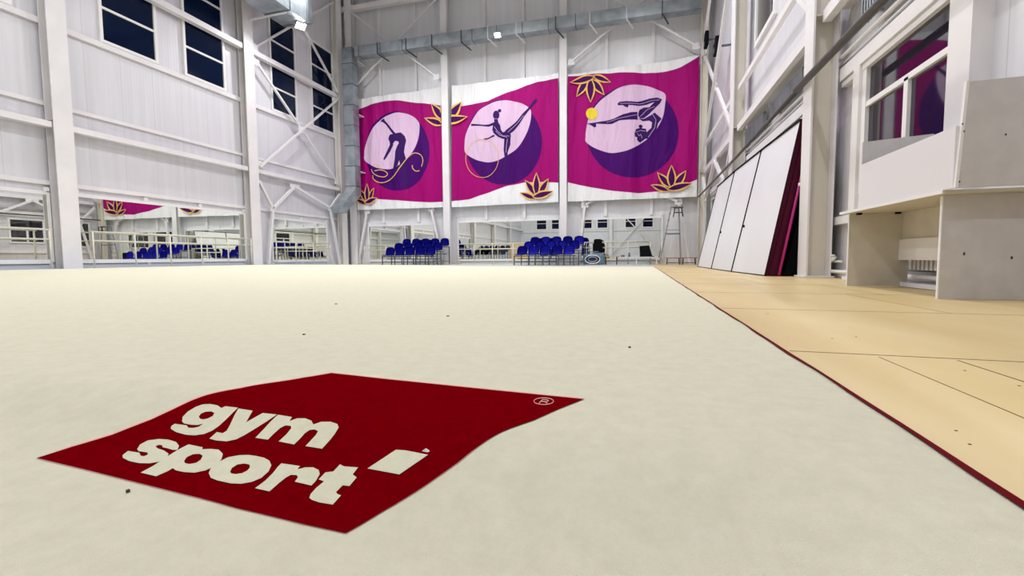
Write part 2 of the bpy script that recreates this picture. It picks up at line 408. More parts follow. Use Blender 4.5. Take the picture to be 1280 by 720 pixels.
portal('white portal brace with bent legs around the left wall mirror beside the duct',
       [LY(16.25, 3.7), LY(17.0, 2.6), LY(18.4, 3.75), LY(20.95, 3.0), LY(21.8, 3.85), LY(16.6, .15), LY(21.6, .08)], 0)
portal('white portal brace legs under the left banner on the back wall',
       [Vector((-14.95, 22.7, 3.7)), B(459, 264), B(495, 235), B(539, 261), Vector((-9.9, 22.7, 3.8)), B(448, 329), Vector((-9.95, 22.7, .01))], 1)
portal('white portal brace legs under the right banner behind the ladder',
       [Vector((-3.25, 22.7, 3.8)), B(731, 256), B(785, 228), B(848, 252), Vector((2.45, 22.7, 3.7)), B(723, 329), B(862, 330)], 1)
for lab, xa, xb in (('galvanised duct crossing cross brace above the left banner', -15.0, -9.85), ('white cross brace above the right banner', -3.3, 2.5)):
    a = [Vector((xa, 22.42, 9.45)), Vector((xb, 22.42, 13.55)), Vector((xb, 22.30, 9.45)), Vector((xa, 22.30, 13.55))]
    o = tube_brace('cross_brace', lab.replace('galvanised duct crossing ', 'white '), [(a[0], a[1]), (a[2], a[3])],
               [(Vector(((xa+xb)/2, 22.36, 11.5)), (.22, .02, .2)), (a[0]+Vector((.16, 0, .1)), (.14, .02, .14)), (a[2]+Vector((-.16, 0, .1)), (.14, .02, .14))], .075)
tube_brace('cross_brace', 'white cross brace on the front wall, seen in the back mirrors',
           [(Vector((-3.2, YF+.3, 1.0)), Vector((2.4, YF+.3, 7.2))), (Vector((2.4, YF+.2, 1.0)), Vector((-3.2, YF+.2, 7.2)))], [], .12)
trim(MB().box(XL, XR, YF, YF+.12, 3.75, 3.9), M['steel'])
# right wall bracing
RX = 2.72
def RV(y, z, x=RX): return Vector((x, y, z))
tube_brace('cross_brace', 'cream cross brace on the right wall near the right banner, lower one',
           [(RV(15.6, 4.2), RV(22.2, 9.0)), (RV(22.2, 4.2, RX-.1), RV(15.6, 9.0, RX-.1))], [(RV(18.9, 6.6, RX-.05), (.02, .2, .18)), (RV(15.65, 4.3), (.02, .15, .15)), (RV(22.1, 4.3), (.02, .15, .15))], .10)
tube_brace('cross_brace', 'cream cross brace on the right wall near the right banner, upper one',
           [(RV(15.6, 9.1), RV(22.2, 13.8)), (RV(22.2, 9.1, RX-.1), RV(15.6, 13.8, RX-.1))], [(RV(18.9, 11.4, RX-.05), (.02, .2, .18)), (RV(22.1, 9.2), (.02, .15, .15))], .10)
portal('cream portal brace on the right wall behind the leaning boards',
       [RV(15.7, 3.7), RV(16.7, 2.7), RV(18.9, 3.9), RV(21.2, 2.8), RV(22.1, 3.8), RV(15.9, .0), RV(21.9, .0)], 0)
tube_brace('knee_brace', 'short cream knee brace on top of the broad right column', [(RV(8.9, 4.35), RV(9.9, 5.2))], [(RV(8.95, 4.3), (.02, .1, .12))], .09)

# ------------------------------------------------------------------ mirrors
def wall_mirror(label, ax, v, a0, a1, z0, z1, side):
    d = lambda u: v+side*u
    c = (v, (a0+a1)/2, z0) if ax == 0 else ((a0+a1)/2, v, z0)
    o = thing('wall_mirror', label, 'mirror', c)
    def bx(mb, u0, u1, w0, w1, p, q):
        p, q = sorted((d(p), d(q))); return mb.box(p, q, u0, u1, w0, w1) if ax == 0 else mb.box(u0, u1, p, q, w0, w1)
    bx(MB(), a0, a1, z0, z1, .06, .075).build('mirror_glass', M['mirror'], o, c)
    f = MB(); t = .07
    bx(f, a0-t, a0, z0-t, z1+t, .0, .09); bx(f, a1, a1+t, z0-t, z1+t, .0, .09); bx(f, a0, a1, z1, z1+t+.03, .0, .09); bx(f, a0, a1, z0-t-.04, z0, 0., .12)
    f.build('frame', M['frame'], o, c)
    n = max(2, int((a1-a0)/1.9))
    for k in range(n+1):
        u = a0+(a1-a0)*k/n; bx(MB(), u-.06, u+.06, z1+t+.03, z1+.21, .0, .10).build('bracket', M['frame'], o, c)
        bx(MB(), u-.05, u+.05, z0-t-.12, z0-t-.04, .0, .08).build('bracket', M['frame'], o, c)
    return o
wall_mirror('long wall mirror on the left wall between the two near columns', 0, XL, 9.72, 15.62, .40, 2.22, 1)
wall_mirror('wall mirror at the left edge of the photo, before the first column', 0, XL, 3.3, 9.02, .40, 2.18, 1)
wall_mirror('wall mirror on the left wall inside the portal brace', 0, XL, 17.15, 20.85, .34, 2.16, 1)
wall_mirror('wall mirror on the back wall behind the left seat bank', 1, YB, -14.5, -10.6, .30, 2.14, -1)
wall_mirror('wall mirror on the back wall in the middle bay beneath the middle banner', 1, YB, -9.15, -3.82, .30, 2.2, -1)
wall_mirror('wall mirror on the back wall beneath the right banner', 1, YB, -2.75, 1.03, .30, 2.16, -1)

# ------------------------------------------------------------------ ballet barres
def barre(label, ax, v, us, zb, side, ext=.05):
    c = (v, us[0], zb) if ax == 0 else (us[0], v, zb)
    o = thing('ballet_barre', label, 'barre', c)
    P = (lambda u, w, z: (v+side*w, u, z+zb)) if ax == 0 else (lambda u, w, z: (u, v+side*w, z+zb))
    a, b = min(us)-ext, max(us)+ext
    for z in (1.06, .80): MB().tube([P(a, .0, z), P(b, .0, z)], .022).build('rail', M['barre'], o, c)
    for u in us: MB().tube([P(u, 0, 0), P(u, 0, 1.06)], .022).tube([P(u, 0, .8), P(u, -.16, .8)], .012).build('post', M['barre'], o, c)
    return o
barre('ballet barre in front of the long left wall mirror', 0, -15.42, [9.88, 11.05, 12.2, 13.36, 14.5, 15.62], .15, 1)
barre('ballet barre cut by the left edge of the photo', 0, -15.42, [4.0, 5.2, 6.4, 7.6, 8.85], .15, 1)
barre('ballet barre inside the left wall portal brace', 0, -15.42, [17.0, 18.2, 19.4, 20.7], .09, 1)
barre('ballet barre behind the left bank of blue seats', 1, 22.4, [-14.5, -13.2, -11.9, -10.6], .02, -1)
barre('ballet barre between the two blue seat banks', 1, 22.4, [-9.0, -8.13, -7.14, -6.05, -4.9, -3.9], .01, -1)
barre('ballet barre under the right banner left of the ladder', 1, 22.4, [-2.5, -1.49, -.46, .54], 0, -1)

# ------------------------------------------------------------------ ducts
def rect_duct_x(mb, x0, x1, y0, y1, z0, z1):
    mb.box(x0, x1, y0, y1, z0, z1)
o = thing('ventilation_duct', 'long galvanised duct crossing the back wall above the banners', 'duct', (-6, 21.85, 10.8))
c0 = (-6, 21.85, 10.8)
mb = MB().box(-14.25, 2.5, 21.6, 22.1, 10.80, 11.30); mb.build('duct_body', M['duct'], o, c0)
k = -14.0
while k < 2.4:
    MB().box(k-.012, k+.012, 21.585, 22.115, 10.785, 11.315).build('seam_flange', M['duct_dark' if int(k*10) % 3 else 'duct'], o, c0); k += 1.24
for x in (-12.9, -11.3, -9.9, -8.35, -7.0, -5.6, -3.75, -2.2, -.6, .9):
    MB().bar((x, 21.57, 11.32), (x, 21.57, 10.75), .05, .03).bar((x, 21.57, 10.76), (x+.28, 22.2, 10.6), .05).build('bracket', M['duct_dark'] if int(x*10) % 2 else M['steel'], o, c0)
c0 = (-14.75, 21.85, 3.4)
o = thing('ventilation_duct', 'vertical galvanised duct with elbow outlet in the left rear corner', 'duct', c0)
MB().box(-15.0, -14.42, 21.6, 22.1, 3.75, 11.32).build('duct_body', M['duct'], o, c0)
z = 4.2
while z < 11.3: MB().box(-15.015, -14.405, 21.585, 22.115, z-.012, z+.012).build('seam_flange', M['duct_dark'], o, c0); z += 1.05
for z in (5., 8., 10.8): MB().box(-14.99, -14.43, 22.1, YB-.005, z, z+.05).build('wall_bracket', M['steel'], o, c0)
MB().hexa([(-15.35, 20.9, 2.75), (-14.75, 20.9, 2.75), (-14.75, 21.3, 2.75), (-15.35, 21.3, 2.75), (-15.35, 20.9, 3.15), (-14.75, 20.9, 3.15), (-14.75, 21.3, 3.3), (-15.35, 21.3, 3.3)]) \
    .hexa([(-15.3, 20.95, 3.15), (-14.75, 20.95, 3.15), (-14.75, 21.3, 2.85), (-15.3, 21.3, 2.85), (-15.0, 21.6, 4.05), (-14.42, 21.6, 4.05), (-14.42, 22.1, 3.75), (-15.0, 22.1, 3.75)]).build('elbow_outlet', M['duct'], o, c0)
c0 = (-13.9, 15.5, 10.6)
o = thing('ventilation_duct', 'big galvanised duct end at the top left above the bright lamp', 'duct', c0)
e = 17.05
MB().box(-14.6, -13.4, 8.6, e, 10.2, 11.55).build('duct_body', M['duct'], o, c0)
MB().hexa([(-14.6, e, 10.2), (-13.4, e, 10.2), (-13.6, e+.55, 10.45), (-14.6, e+.55, 10.45), (-14.6, e, 11.55), (-13.4, e, 11.55), (-13.6, e+.55, 11.55), (-14.6, e+.55, 11.55)]).build('end_cap', M['duct'], o, c0)
for y in (9.5, 10.8, 12.1, 13.4, 14.7, 16.0, 16.95): MB().box(-14.62, -13.38, y-.012, y+.012, 10.18, 11.57).build('seam_flange', M['duct_dark'], o, c0)
MB().box(-13.4, -13.385, 15.0, 15.25, 10.55, 10.75).build('sticker', M['frame'], o, c0)
for y in (10., 13., 16.):
    MB().bar((-14.0, y, 11.56), (-14.0, y, ZC-.01), .03).build('hanger', M['steel'], o, c0)
    MB().bar((-15.75, y, 10.1), (-13.6, y, 10.15), .06).build('bracket', M['steel'], o, c0)

# ------------------------------------------------------------------ lamps
def area_light(name, loc, direction, size, power, parent=None):
    ld = bpy.data.lights.new(name, 'AREA'); ld.shape = 'DISK'; ld.size = size; ld.energy = power; ld.color = LIGHT_COL
    lo = bpy.data.objects.new(name, ld); COL.objects.link(lo)
    lo.rotation_euler = Vector(direction).to_track_quat('-Z', 'Y').to_euler(); lo.location = loc
    if parent: lo.parent = parent
    return lo
def flood(label, p, d, size=.36, power=FLOOD_POWER, hang=None):
    o = thing('flood_lamp', label, 'lamp', p)
    d = Vector(d).normalized(); q = d.to_track_quat('-Z', 'Y').to_matrix()
    def part(mb, name, mat):
        for v in mb.bm.verts: v.co = q @ v.co
        return mb.build(name, mat, o)
    part(MB().box(-size/2, size/2, -size/2*.8, size/2*.8, .02, .09, None, .012), 'housing', M['lamp_body'])
    part(MB().box(-size/2+.02, size/2-.02, -size/2*.8+.02, size/2*.8-.02, .004, .018), 'lens', M['lamp'])
    if hang is not None: MB().bar((0, 0, .05), Vector(hang)-Vector(p), .04).build('mounting_arm', M['steel'], o)
    area_light('lamp_light', d*.03, d, size*.8, power, o)
    return o
lp = pl(376, 33, 0, -13.7)
flood('glaring floodlight hanging under the big duct at the top left', (lp.x, lp.y, lp.z), (.45, -.25, -1), .4, FLOOD_POWER*2, (-14.0, 16.9, 10.19))
flood('bright floodlight fixed under the back wall duct above the middle banner', (-6.45, 21.35, 10.72), (0, -.8, -1), .30, FLOOD_POWER*1.5, (-6.45, 21.62, 10.9))
hb0 = None
ROWP = (1.12, .95, .85, 1.2); RN = ('left', 'middle', 'right'); FN = ('in the row nearest the banners', 'in the second row', 'in the third row', 'in the row behind the photographer')
for j, y in enumerate((16.3, 10.0, 4.0, -8.0)):  # unseen lamps, added to light the hall and the mirror views
    for i, x in enumerate((-13.0, -6.4, -.2)):
        lab = 'unseen round bay lamp added above the frame, %s one %s' % (RN[i], FN[j])
        if hb0 is None:
            hb0 = thing('added_bay_lamp', lab, 'lamp', (x, y, 11.9), 'added bay lamps')
            MB().lathe([(.08, .5), (.10, .32), (.24, .06), (.25, 0), (.235, 0), (.2, .05), (.06, .28)], (0, 0, 0), None).build('reflector', M['lamp_body'], hb0)
            MB().lathe([(.19, .045), (.19, .06)], (0, 0, 0), None).build('lens', M['lamp'], hb0)
            MB().tube([(0, 0, .5), (0, 0, 3.09)], .012).build('hanging_rod', M['steel'], hb0)
            hb_l = area_light('lamp_light', (0, 0, .03), (0, 0, -1), .36, BAY_POWER*ROWP[0], hb0)
        else:
            c = copy_tree(hb0); c.location = (x, y, 11.9); c['label'] = lab
            for q_ in kids(c):
                if q_.type == 'LIGHT': q_.data = q_.data.copy(); q_.data.energy = BAY_POWER*ROWP[j]

# ------------------------------------------------------------------ carpet
def ax_vals(segs):
    out = [segs[0][0]]
    for a, b, n in segs:
        out += [a+(b-a)*(k+1)/n for k in range(n)]
    return out
cxs = ax_vals([(CX0, -6, 30), (-6, -2.2, 30), (-2.2, -1.4, 16), (-1.4, .52, 96), (.52, CX1, 1)])
cys = ax_vals([(CY0, -2, 10), (-2, .2, 20), (.2, 1.5, 65), (1.5, 4, 40), (4, CY1, 60)])
mb = MB()
v = grid_mesh(cxs, cys, lambda x, y: carpet_z(x, y), mb, lambda x, y: 'carpet')
nx, ny = len(cxs), len(cys)
loop = [v[i][0] for i in range(nx)]+[v[nx-1][j] for j in range(1, ny)]+[v[i][ny-1] for i in range(nx-2, -1, -1)]+[v[0][j] for j in range(ny-2, 0, -1)]
low = [mb.bm.verts.new((p.co.x, p.co.y, floor_rise(p.co.x, p.co.y)-.12)) for p in loop]
for k in range(len(loop)):
    f = mb.bm.faces.new([loop[k], loop[(k+1) % len(loop)], low[(k+1) % len(loop)], low[k]]); f.material_index = 0
carpet = mb.build('gym_carpet', M['carpet'])
tag(carpet, 'huge cream gymnastics carpet with crimson logo patch and crimson edge', 'carpet')
# crimson edge along the plywood
mb = MB(); prev = None
ysr = [.3+.12*k for k in range(140)]
ring = []
for y in ysr:
    if y > CY1: break
    wob = .004*math.sin(y*5.3)+.003*math.sin(y*12.1+1); w = .0025 if y < 4.3 else .003
    ring.append([mb.bm.verts.new((.533-w+wob, y, .0035)), mb.bm.verts.new((.539+wob*.3, y, .006)), mb.bm.verts.new((.5435, y, .0005))])
for a, b in zip(ring, ring[1:]):
    for i in (0, 1):
        f = mb.bm.faces.new([a[i], a[i+1], b[i+1], b[i]]); f.material_index = mb._mi(None)
mb.build('edge_binding', M['tape'], carpet)
# small bits lying on the pile
mb = MB()
for (px, py) in ((787, 434), (420, 380), (560, 395), (380, 418), (160, 614)):
    q = on_carpet(px, py, .002); mb.box(q.x-.002*q.y-.001, q.x+.002*q.y+.001, q.y-.002*q.y-.001, q.y+.002*q.y+.001, q.z-.002, q.z+.003)
mb.build('lint', M['dot'], carpet)

def draped(polys, name, mat, dz, parent, holes=None):
    """lay traced outlines on the carpet, cut at its grid lines so they follow its waves"""
    bm = bmesh.new()
    for pi, poly in enumerate(polys):
        P = [on_carpet(x, y, dz) for x, y in poly]
        loops = [P]
        if holes and pi in holes: loops.append([on_carpet(x, y, dz) for x, y in holes[pi]])
        es = []
        for Lp in loops:
            vs = [bm.verts.new((p.x, p.y, 0)) for p in Lp]
            es += [bm.edges.new((vs[i], vs[(i+1) % len(vs)])) for i in range(len(vs))]
        bmesh.ops.triangle_fill(bm, edges=es, use_beauty=True, use_dissolve=False)
    x0 = min(q.co.x for q in bm.verts); x1 = max(q.co.x for q in bm.verts); y0 = min(q.co.y for q in bm.verts); y1 = max(q.co.y for q in bm.verts)
    for vals, ax, lo, hi in ((cxs, 0, x0, x1), (cys, 1, y0, y1)):
        for c in vals:
            if lo < c < hi:
                co = [0, 0, 0]; co[ax] = c; no = [0, 0, 0]; no[ax] = 1
                bmesh.ops.bisect_plane(bm, geom=bm.verts[:]+bm.edges[:]+bm.faces[:], plane_co=co, plane_no=no, dist=1e-6)
    for q in bm.verts: q.co.z = carpet_z(q.co.x, q.co.y)+dz
    for f in bm.faces:
        f.smooth = True
        if f.normal.z < 0: f.normal_flip()
    me = bpy.data.meshes.new(name); bm.to_mesh(me); bm.free(); me.materials.append(mat)
    o = bpy.data.objects.new(name, me); COL.objects.link(o); o.parent = parent
    return o
Z1 = lambda L_: [(140+x/6, 480+y/6) for x, y in L_]
Z2 = lambda L_: [(230+x/6, 490+y/6) for x, y in L_]
Z3 = lambda L_: [(320+x/6, 510+y/6) for x, y in L_]
Z4 = lambda L_: [(440+x/6, 480+y/6) for x, y in L_]
outline = [(46, 572), (90, 558), (140, 543), (160, 535), (190, 523.3), (215, 511.7), (240, 500), (256.7, 494), (273, 490), (300, 485.3), (340, 478.5), (380, 472), (414, 466.2),
           (485, 474), (559, 481.5), (635.6, 489.3), (730, 498.7), (699.5, 510.7), (667.5, 525), (635.6, 536), (623, 541.5), (610, 549), (590, 563), (571.7, 577.8), (533, 605), (505, 623), (476, 640), (432, 666),
           (380, 654.8), (359.5, 649.7), (295.6, 634.7), (231.7, 617.7), (168, 601.8), (104, 585.8)]
cx_, cy_ = 390., 560.
logo = draped([[(x+(1.4 if x > cx_ else -1.4)*abs(x-cx_)/340, y+(.9 if y > cy_ else -.9)) for x, y in outline]], 'logo_border', M['pink_edge'], .0010, carpet)
logo = draped([outline], 'logo_patch', M['carpet_red'], .0018, carpet)
logo['label'] = 'crimson pile patch'
letters = {
 'g': (Z1([(735,145),(790,155),(820,175),(850,162),(945,172),(900,215),(850,265),(800,310),(750,345),(690,370),(620,380),(550,375),(480,355),(440,330),(445,310),(470,293),(560,305),(572,323),(610,324),(650,315),(685,292),(640,302),(590,300),(540,290),(525,275),(530,240),(570,200),(630,165),(680,148)]),
       Z1([(650,240),(665,218),(700,203),(745,200),(768,212),(755,235),(720,252),(685,260),(660,255)])),
 'y': (Z2([(408,118),(515,135),(465,222),(590,152),(697,163),(620,215),(540,265),(450,320),(390,350),(320,365),(240,358),(190,345),(245,295),(290,303),(320,285),(345,240),(380,165)]), None),
 'm': (Z3([(165,45),(270,62),(250,92),(310,72),(370,72),(415,90),(430,118),(490,98),(560,98),(610,115),(620,140),(590,190),(550,240),(495,300),(370,280),(400,250),(450,195),(465,168),(440,155),(400,160),(365,185),(330,225),(285,268),(170,245),(230,190),(265,145),(260,128),(220,125),(180,145),(130,190),(88,232),(-5,218),(60,150),(110,95)]), None),
 's': (Z1([(350,408),(420,412),(480,430),(503,460),(490,490),(455,490),(415,478),(380,470),(375,455),(350,452),(325,462),(340,478),(390,495),(425,520),(410,550),(350,580),(280,592),(200,590),(130,575),(80,550),(80,530),(120,498),(205,512),(215,535),(240,538),(270,525),(265,510),(200,500),(188,485),(210,450),(270,418)]), None),
 'p': (Z1([(575,448),(680,470),(675,485),(740,482),(800,488),(832,520),(820,560),(780,610),(700,645),(620,662),(540,658),(480,645),(455,628),(420,650),(330,690),(215,662),(310,610),(390,555),(460,510),(520,475)]),
       Z1([(540,575),(560,545),(610,522),(660,520),(680,535),(665,565),(630,588),(580,597),(548,590)])),
 'o': (Z2([(480,467),(540,475),(600,488),(640,510),(655,545),(635,590),(580,640),(510,670),(430,685),(350,682),(250,660),(200,640),(185,605),(200,570),(250,525),(330,485),(410,470)]),
       Z2([(345,595),(360,565),(400,540),(450,532),(490,540),(495,560),(475,585),(435,605),(390,612),(355,608)])),
 'r': (Z3([(190,410),(330,430),(310,455),(370,440),(430,440),(470,460),(478,490),(450,540),(415,577),(290,548),(315,515),(305,498),(260,497),(220,520),(170,560),(100,622),(-8,598),(70,540),(130,480),(160,440)]), None),
 't': (Z3([(630,417),(660,432),(765,440),(725,492),(755,515),(700,580),(650,575),(600,625),(610,640),(638,650),(575,720),(480,705),(420,685),(400,670),(410,640),(450,595),(510,545),(470,530),(520,478),(580,470)]), None),
 'square': (Z4([(330,487),(400,492),(470,505),(570,525),(355,672),(115,628)]), None)}
for k, (poly, hole) in letters.items():
    draped([poly], 'logo_square' if k == 'square' else 'logo_letter', M['carpet_cream'], .0030, carpet, {0: hole} if hole else None)
def stroke(pts, w, closed=False):
    """outline quads of a polyline in photo points"""
    out = []; n = len(pts)
    for i in range(n if closed else n-1):
        (x0, y0), (x1, y1) = pts[i], pts[(i+1) % n]; d = math.hypot(x1-x0, y1-y0) or 1; nx_, ny_ = -(y1-y0)/d*w/2, (x1-x0)/d*w/2
        ex, ey = (x1-x0)/d*w*.2, (y1-y0)/d*w*.2
        out.append([(x0+nx_-ex, y0+ny_-ey), (x1+nx_+ex, y1+ny_+ey), (x1-nx_+ex, y1-ny_+ey), (x0-nx_-ex, y0-ny_-ey)])
    return out
ell = [(679.6+12.3*math.cos(2*PI*k/28), 501.4+4.2*math.sin(2*PI*k/28)) for k in range(28)]
R12 = lambda L_: [(640+x/12, 480+y/12) for x, y in L_]
draped(stroke(ell, .9, True)+stroke(R12([(408, 285), (458, 232), (525, 236), (550, 250), (520, 264), (435, 260)]), .9)+stroke(R12([(490, 262), (530, 290)]), .9), 'registered_mark', M['pink_edge'], .0030, carpet)
q = on_carpet(532, 565)
mb = MB().hexa([(q.x-.022, q.y-.004, q.z+.001), (q.x+.0, q.y-.006, q.z+.004), (q.x+.0, q.y+.01, q.z+.004), (q.x-.018, q.y+.012, q.z+.001), (q.x-.016, q.y, q.z+.004), (q.x, q.y, q.z+.016), (q.x, q.y+.004, q.z+.017), (q.x-.012, q.y+.006, q.z+.005)])
mb.hexa([(q.x, q.y-.006, q.z+.004), (q.x+.024, q.y-.006, q.z+.001), (q.x+.022, q.y+.01, q.z+.001), (q.x, q.y+.01, q.z+.004), (q.x, q.y, q.z+.016), (q.x+.018, q.y, q.z+.004), (q.x+.016, q.y+.006, q.z+.005), (q.x, q.y+.004, q.z+.017)])
for v_ in mb.bm.verts: v_.co = Vector((q.x, q.y, q.z))+(v_.co-Vector((q.x, q.y, q.z)))*.42
tag(mb.build('paper_scrap', M['frame']), 'tiny folded white paper scrap at the corner of the cream logo square', 'paper')

# ------------------------------------------------------------------ banners
BY = 22.54
def fold(x): return .04*math.sin(x*2.1)+.03*math.sin(x*4.3+1.3)+.016*math.sin(x*8.3+.4)
def banner(label, quad, layers, loc, xr):
    bm = bmesh.new(); mats = []
    for li, (mat, polys) in enumerate(layers):
        if mat not in mats: mats.append(mat)
        mi = mats.index(mat)
        for poly in polys:
            P = [pl(x, y, 1, BY) for x, y in poly]
            vs = [bm.verts.new((p.x, -.007*li, p.z)) for p in P]
            es = [bm.edges.new((vs[i], vs[(i+1) % len(vs)])) for i in range(len(vs))]
            r = bmesh.ops.triangle_fill(bm, edges=es, use_beauty=True)
            for g in r['geom']:
                if isinstance(g, bmesh.types.BMFace): g.material_index = mi
    x0 = min(q.co.x for q in bm.verts); x1 = max(q.co.x for q in bm.verts); c = x0+.16
    while c < x1:
        bmesh.ops.bisect_plane(bm, geom=bm.verts[:]+bm.edges[:]+bm.faces[:], plane_co=(c, 0, 0), plane_no=(1, 0, 0), dist=1e-6); c += .16
    bmesh.ops.bisect_plane(bm, geom=bm.verts[:]+bm.edges[:]+bm.faces[:], plane_co=(xr[0], 0, 0), plane_no=(-1, 0, 0), clear_outer=True, dist=1e-6)
    bmesh.ops.bisect_plane(bm, geom=bm.verts[:]+bm.edges[:]+bm.faces[:], plane_co=(xr[1], 0, 0), plane_no=(1, 0, 0), clear_outer=True, dist=1e-6)
    for q in bm.verts: q.co.y += BY+fold(q.co.x)
    # cloth back and thickness
    for q in bm.verts: q.co -= Vector(loc)
    for f in bm.faces:
        f.smooth = True
        if f.normal.y > 0: f.normal_flip()
    def nrm(x):
        d = (fold(x+.01)-fold(x-.01))/.02; return Vector((d, -1, 0)).normalized()
    me = bpy.data.meshes.new('banner'); bm.to_mesh(me); bm.free()
    me.normals_split_custom_set_from_vertices([nrm(v_.co.x+loc[0]) for v_ in me.vertices])
    for m_ in mats: me.materials.append(M[m_])
    o = bpy.data.objects.new('gymnastics_banner', me); COL.objects.link(o); o.location = loc
    for z_ in (3.15, 5.9, 8.6):
        for x_, s_ in ((xr[0], -1), (xr[1], 1)):
            MB().tube([(x_+.03-.0*s_, BY+fold(x_), z_), (x_+.05*s_, 22.55, z_+.02)], .012).build('tie', M['steel'], o, loc)
    return tag(o, label, 'banner')
def ellp(cx, cy, rx, ry, n=48, a0=0, rot=0):
    out = []
    for k in range(n):
        a = 2*PI*k/n; x, y = rx*math.cos(a), ry*math.sin(a); out.append((cx+x*math.cos(rot)-y*math.sin(rot), cy+x*math.sin(rot)+y*math.cos(rot)))
    return out
def petal(tip, base, hw, grow=0.):
    tx, ty = tip; bx_, by_ = base; dx, dy = tx-bx_, ty-by_; l = math.hypot(dx, dy); ux, uy = dx/l, dy/l; nx_, ny_ = -uy, ux
    out = []
    for s in (1, -1):
        rng = range(0, 9) if s == 1 else range(8, -1, -1)
        for k in rng:
            t = k/8
            if (s == -1 and k in (0, 8)): continue
            w = hw*math.sin(PI*t**.9)*(1-.25*t)+grow*math.sin(PI*min(1, max(0, t)))
            a = t*(l+2.0*grow)-1.0*grow
            out.append((bx_+ux*a+nx_*w*s, by_+uy*a+ny_*w*s))
    return out
PET = [((-25, -1), (-3, 6.2), 3.6), ((-17, -16), (-1.5, 1.5), 4.6), ((17.5, -18), (4, 1), 4.6), ((0, -25), (0, 2.5), 5.6), ((25, -2.5), (-5, 4.6), 4.4)]
def lotus(cx, cy, sx, sy, only=None, tilt=0.):
    g, p = [], []
    for i, (t, b, w) in enumerate(PET):
        if only and i not in only: continue
        tr = lambda P: [(cx+(x*math.cos(tilt)-y*math.sin(tilt))*sx, cy+(x*math.sin(tilt)+y*math.cos(tilt))*sy) for x, y in P]
        g.append(tr(petal(t, b, w, 1.15))); p.append(tr(petal(t, b, w*.86, -.3)))
    return g, p
def lotus_layers(specs):
    out = []
    for i in range(5):
        G = []; P_ = []
        for s in specs:
            if s[4] and i not in s[4]: continue
            g, p = lotus(s[0], s[1], s[2], s[3], [i], s[5]); G += g; P_ += p
        out.append(('b_gold', G)); out.append(('b_dark', P_))
    return out
sc = lambda L_, k, ox, oy: [(ox+x/k, oy+y/k) for x, y in L_]
def smooth(P, closed=True, n=4):
    out = []; N = len(P)
    for i in range(N if closed else N-1):
        p0, p1, p2, p3 = (P[(i-1) % N], P[i], P[(i+1) % N], P[(i+2) % N]) if closed else (P[max(i-1, 0)], P[i], P[i+1], P[min(i+2, N-1)])
        for k in range(n):
            t = k/n; out.append(tuple(.5*(2*b+(c-a)*t+(2*a-5*b+4*c-d)*t*t+(3*b-a-3*c+d)*t**3) for a, b, c, d in zip(p0, p1, p2, p3)))
    if not closed: out.append(P[-1])
    return out
def clipx(poly, xmin=None, xmax=None):
    def cl(P, inside, cut):
        out = []
        for i in range(len(P)):
            a, b = P[i-1], P[i]
            if inside(b):
                if not inside(a): out.append(cut(a, b))
                out.append(b)
            elif inside(a): out.append(cut(a, b))
        return out
    if xmin is not None: poly = cl(poly, lambda p: p[0] >= xmin, lambda a, b: (xmin, a[1]+(b[1]-a[1])*(xmin-a[0])/(b[0]-a[0])))
    if poly and xmax is not None: poly = cl(poly, lambda p: p[0] <= xmax, lambda a, b: (xmax, a[1]+(b[1]-a[1])*(xmax-a[0])/(b[0]-a[0])))
    return poly
# first banner
A1 = lambda L_: sc(L_, 6.545, 450, 130)
top1 = [(445, 140), (449, 136), (459, 132), (475, 127.5), (486, 126), (502, 126), (517.5, 128), (537.5, 130), (553, 132.5), (555.6, 133)]
bot1 = [(555.6, 252.2), (536, 252.9), (505, 251), (472.5, 248.8), (455, 249), (445, 250)]
fig1 = [A1([(168,145),(182,128),(200,120),(208,140),(232,165),(262,205),(298,243),(282,258),(255,225),(215,170),(190,150)]),
        A1([(240,265),(250,250),(275,248),(298,243),(340,235),(368,265),(378,300),(368,345),(362,395),(378,455),(350,495),(335,505),(328,462),(315,505),(275,530),(290,450),(295,390),(310,350),(325,325),(320,310),(295,305),(270,330),(250,345),(245,310),(235,290)]),
        A1([(250,330),(280,330),(250,390),(215,445),(200,462),(193,450),(225,385)]),
        A1([(275,525),(335,500),(300,560),(288,660),(268,665),(272,600)]), A1([(345,495),(378,450),(380,560),(402,665),(372,662),(352,580)])]
rib1 = stroke(smooth(A1([(95,535),(110,565),(150,590),(200,597),(228,580),(215,555),(170,540),(125,548)]), False), .9)+stroke(smooth(A1([(108,585),(115,615),(150,640),(200,642),(250,620),(300,570),(340,510),(380,450),(430,405),(470,403),(505,425),(517,465),(505,510)]), False), .9)+stroke(smooth(A1([(485,545),(455,548),(430,525),(428,500)]), False), .9)+stroke(smooth(A1([(105,502),(125,492),(150,500),(178,528)]), False), .7)
lt = lotus_layers([(459, 250, .54, .80, None, 0.), (557.5, 148.5, 1.02, 1.18, None, -.03)])
q1 = [(445, 124), (500, 116.5), (555.6, 108.5), (555.6, 259), (500, 260.8), (445, 262.5)]
banner('leftmost magenta banner with a bending ribbon gymnast in a pale oval', q1,
       [('b_white', [q1]), ('b_magenta', [top1+bot1]), ('b_purple', [ellp(496.5, 189, 40.5, 49.5)]),
        ('b_pink', [smooth(A1([(35,460),(32,410),(38,350),(70,260),(130,170),(200,110),(280,78),(360,75),(430,100),(480,150),(486,200),(475,280),(440,370),(390,440),(340,490),(280,525),(230,535),(150,525),(90,500)]))]),
        ('b_fig', fig1), ('b_gold', rib1)]
       + [(m_, [clipx(p, 445.2, 555.4) for p in P_ if len(clipx(p, 445.2, 555.4)) > 2]) for m_, P_ in lt], (-12.3, BY, 3.0), (-14.97, -9.85))
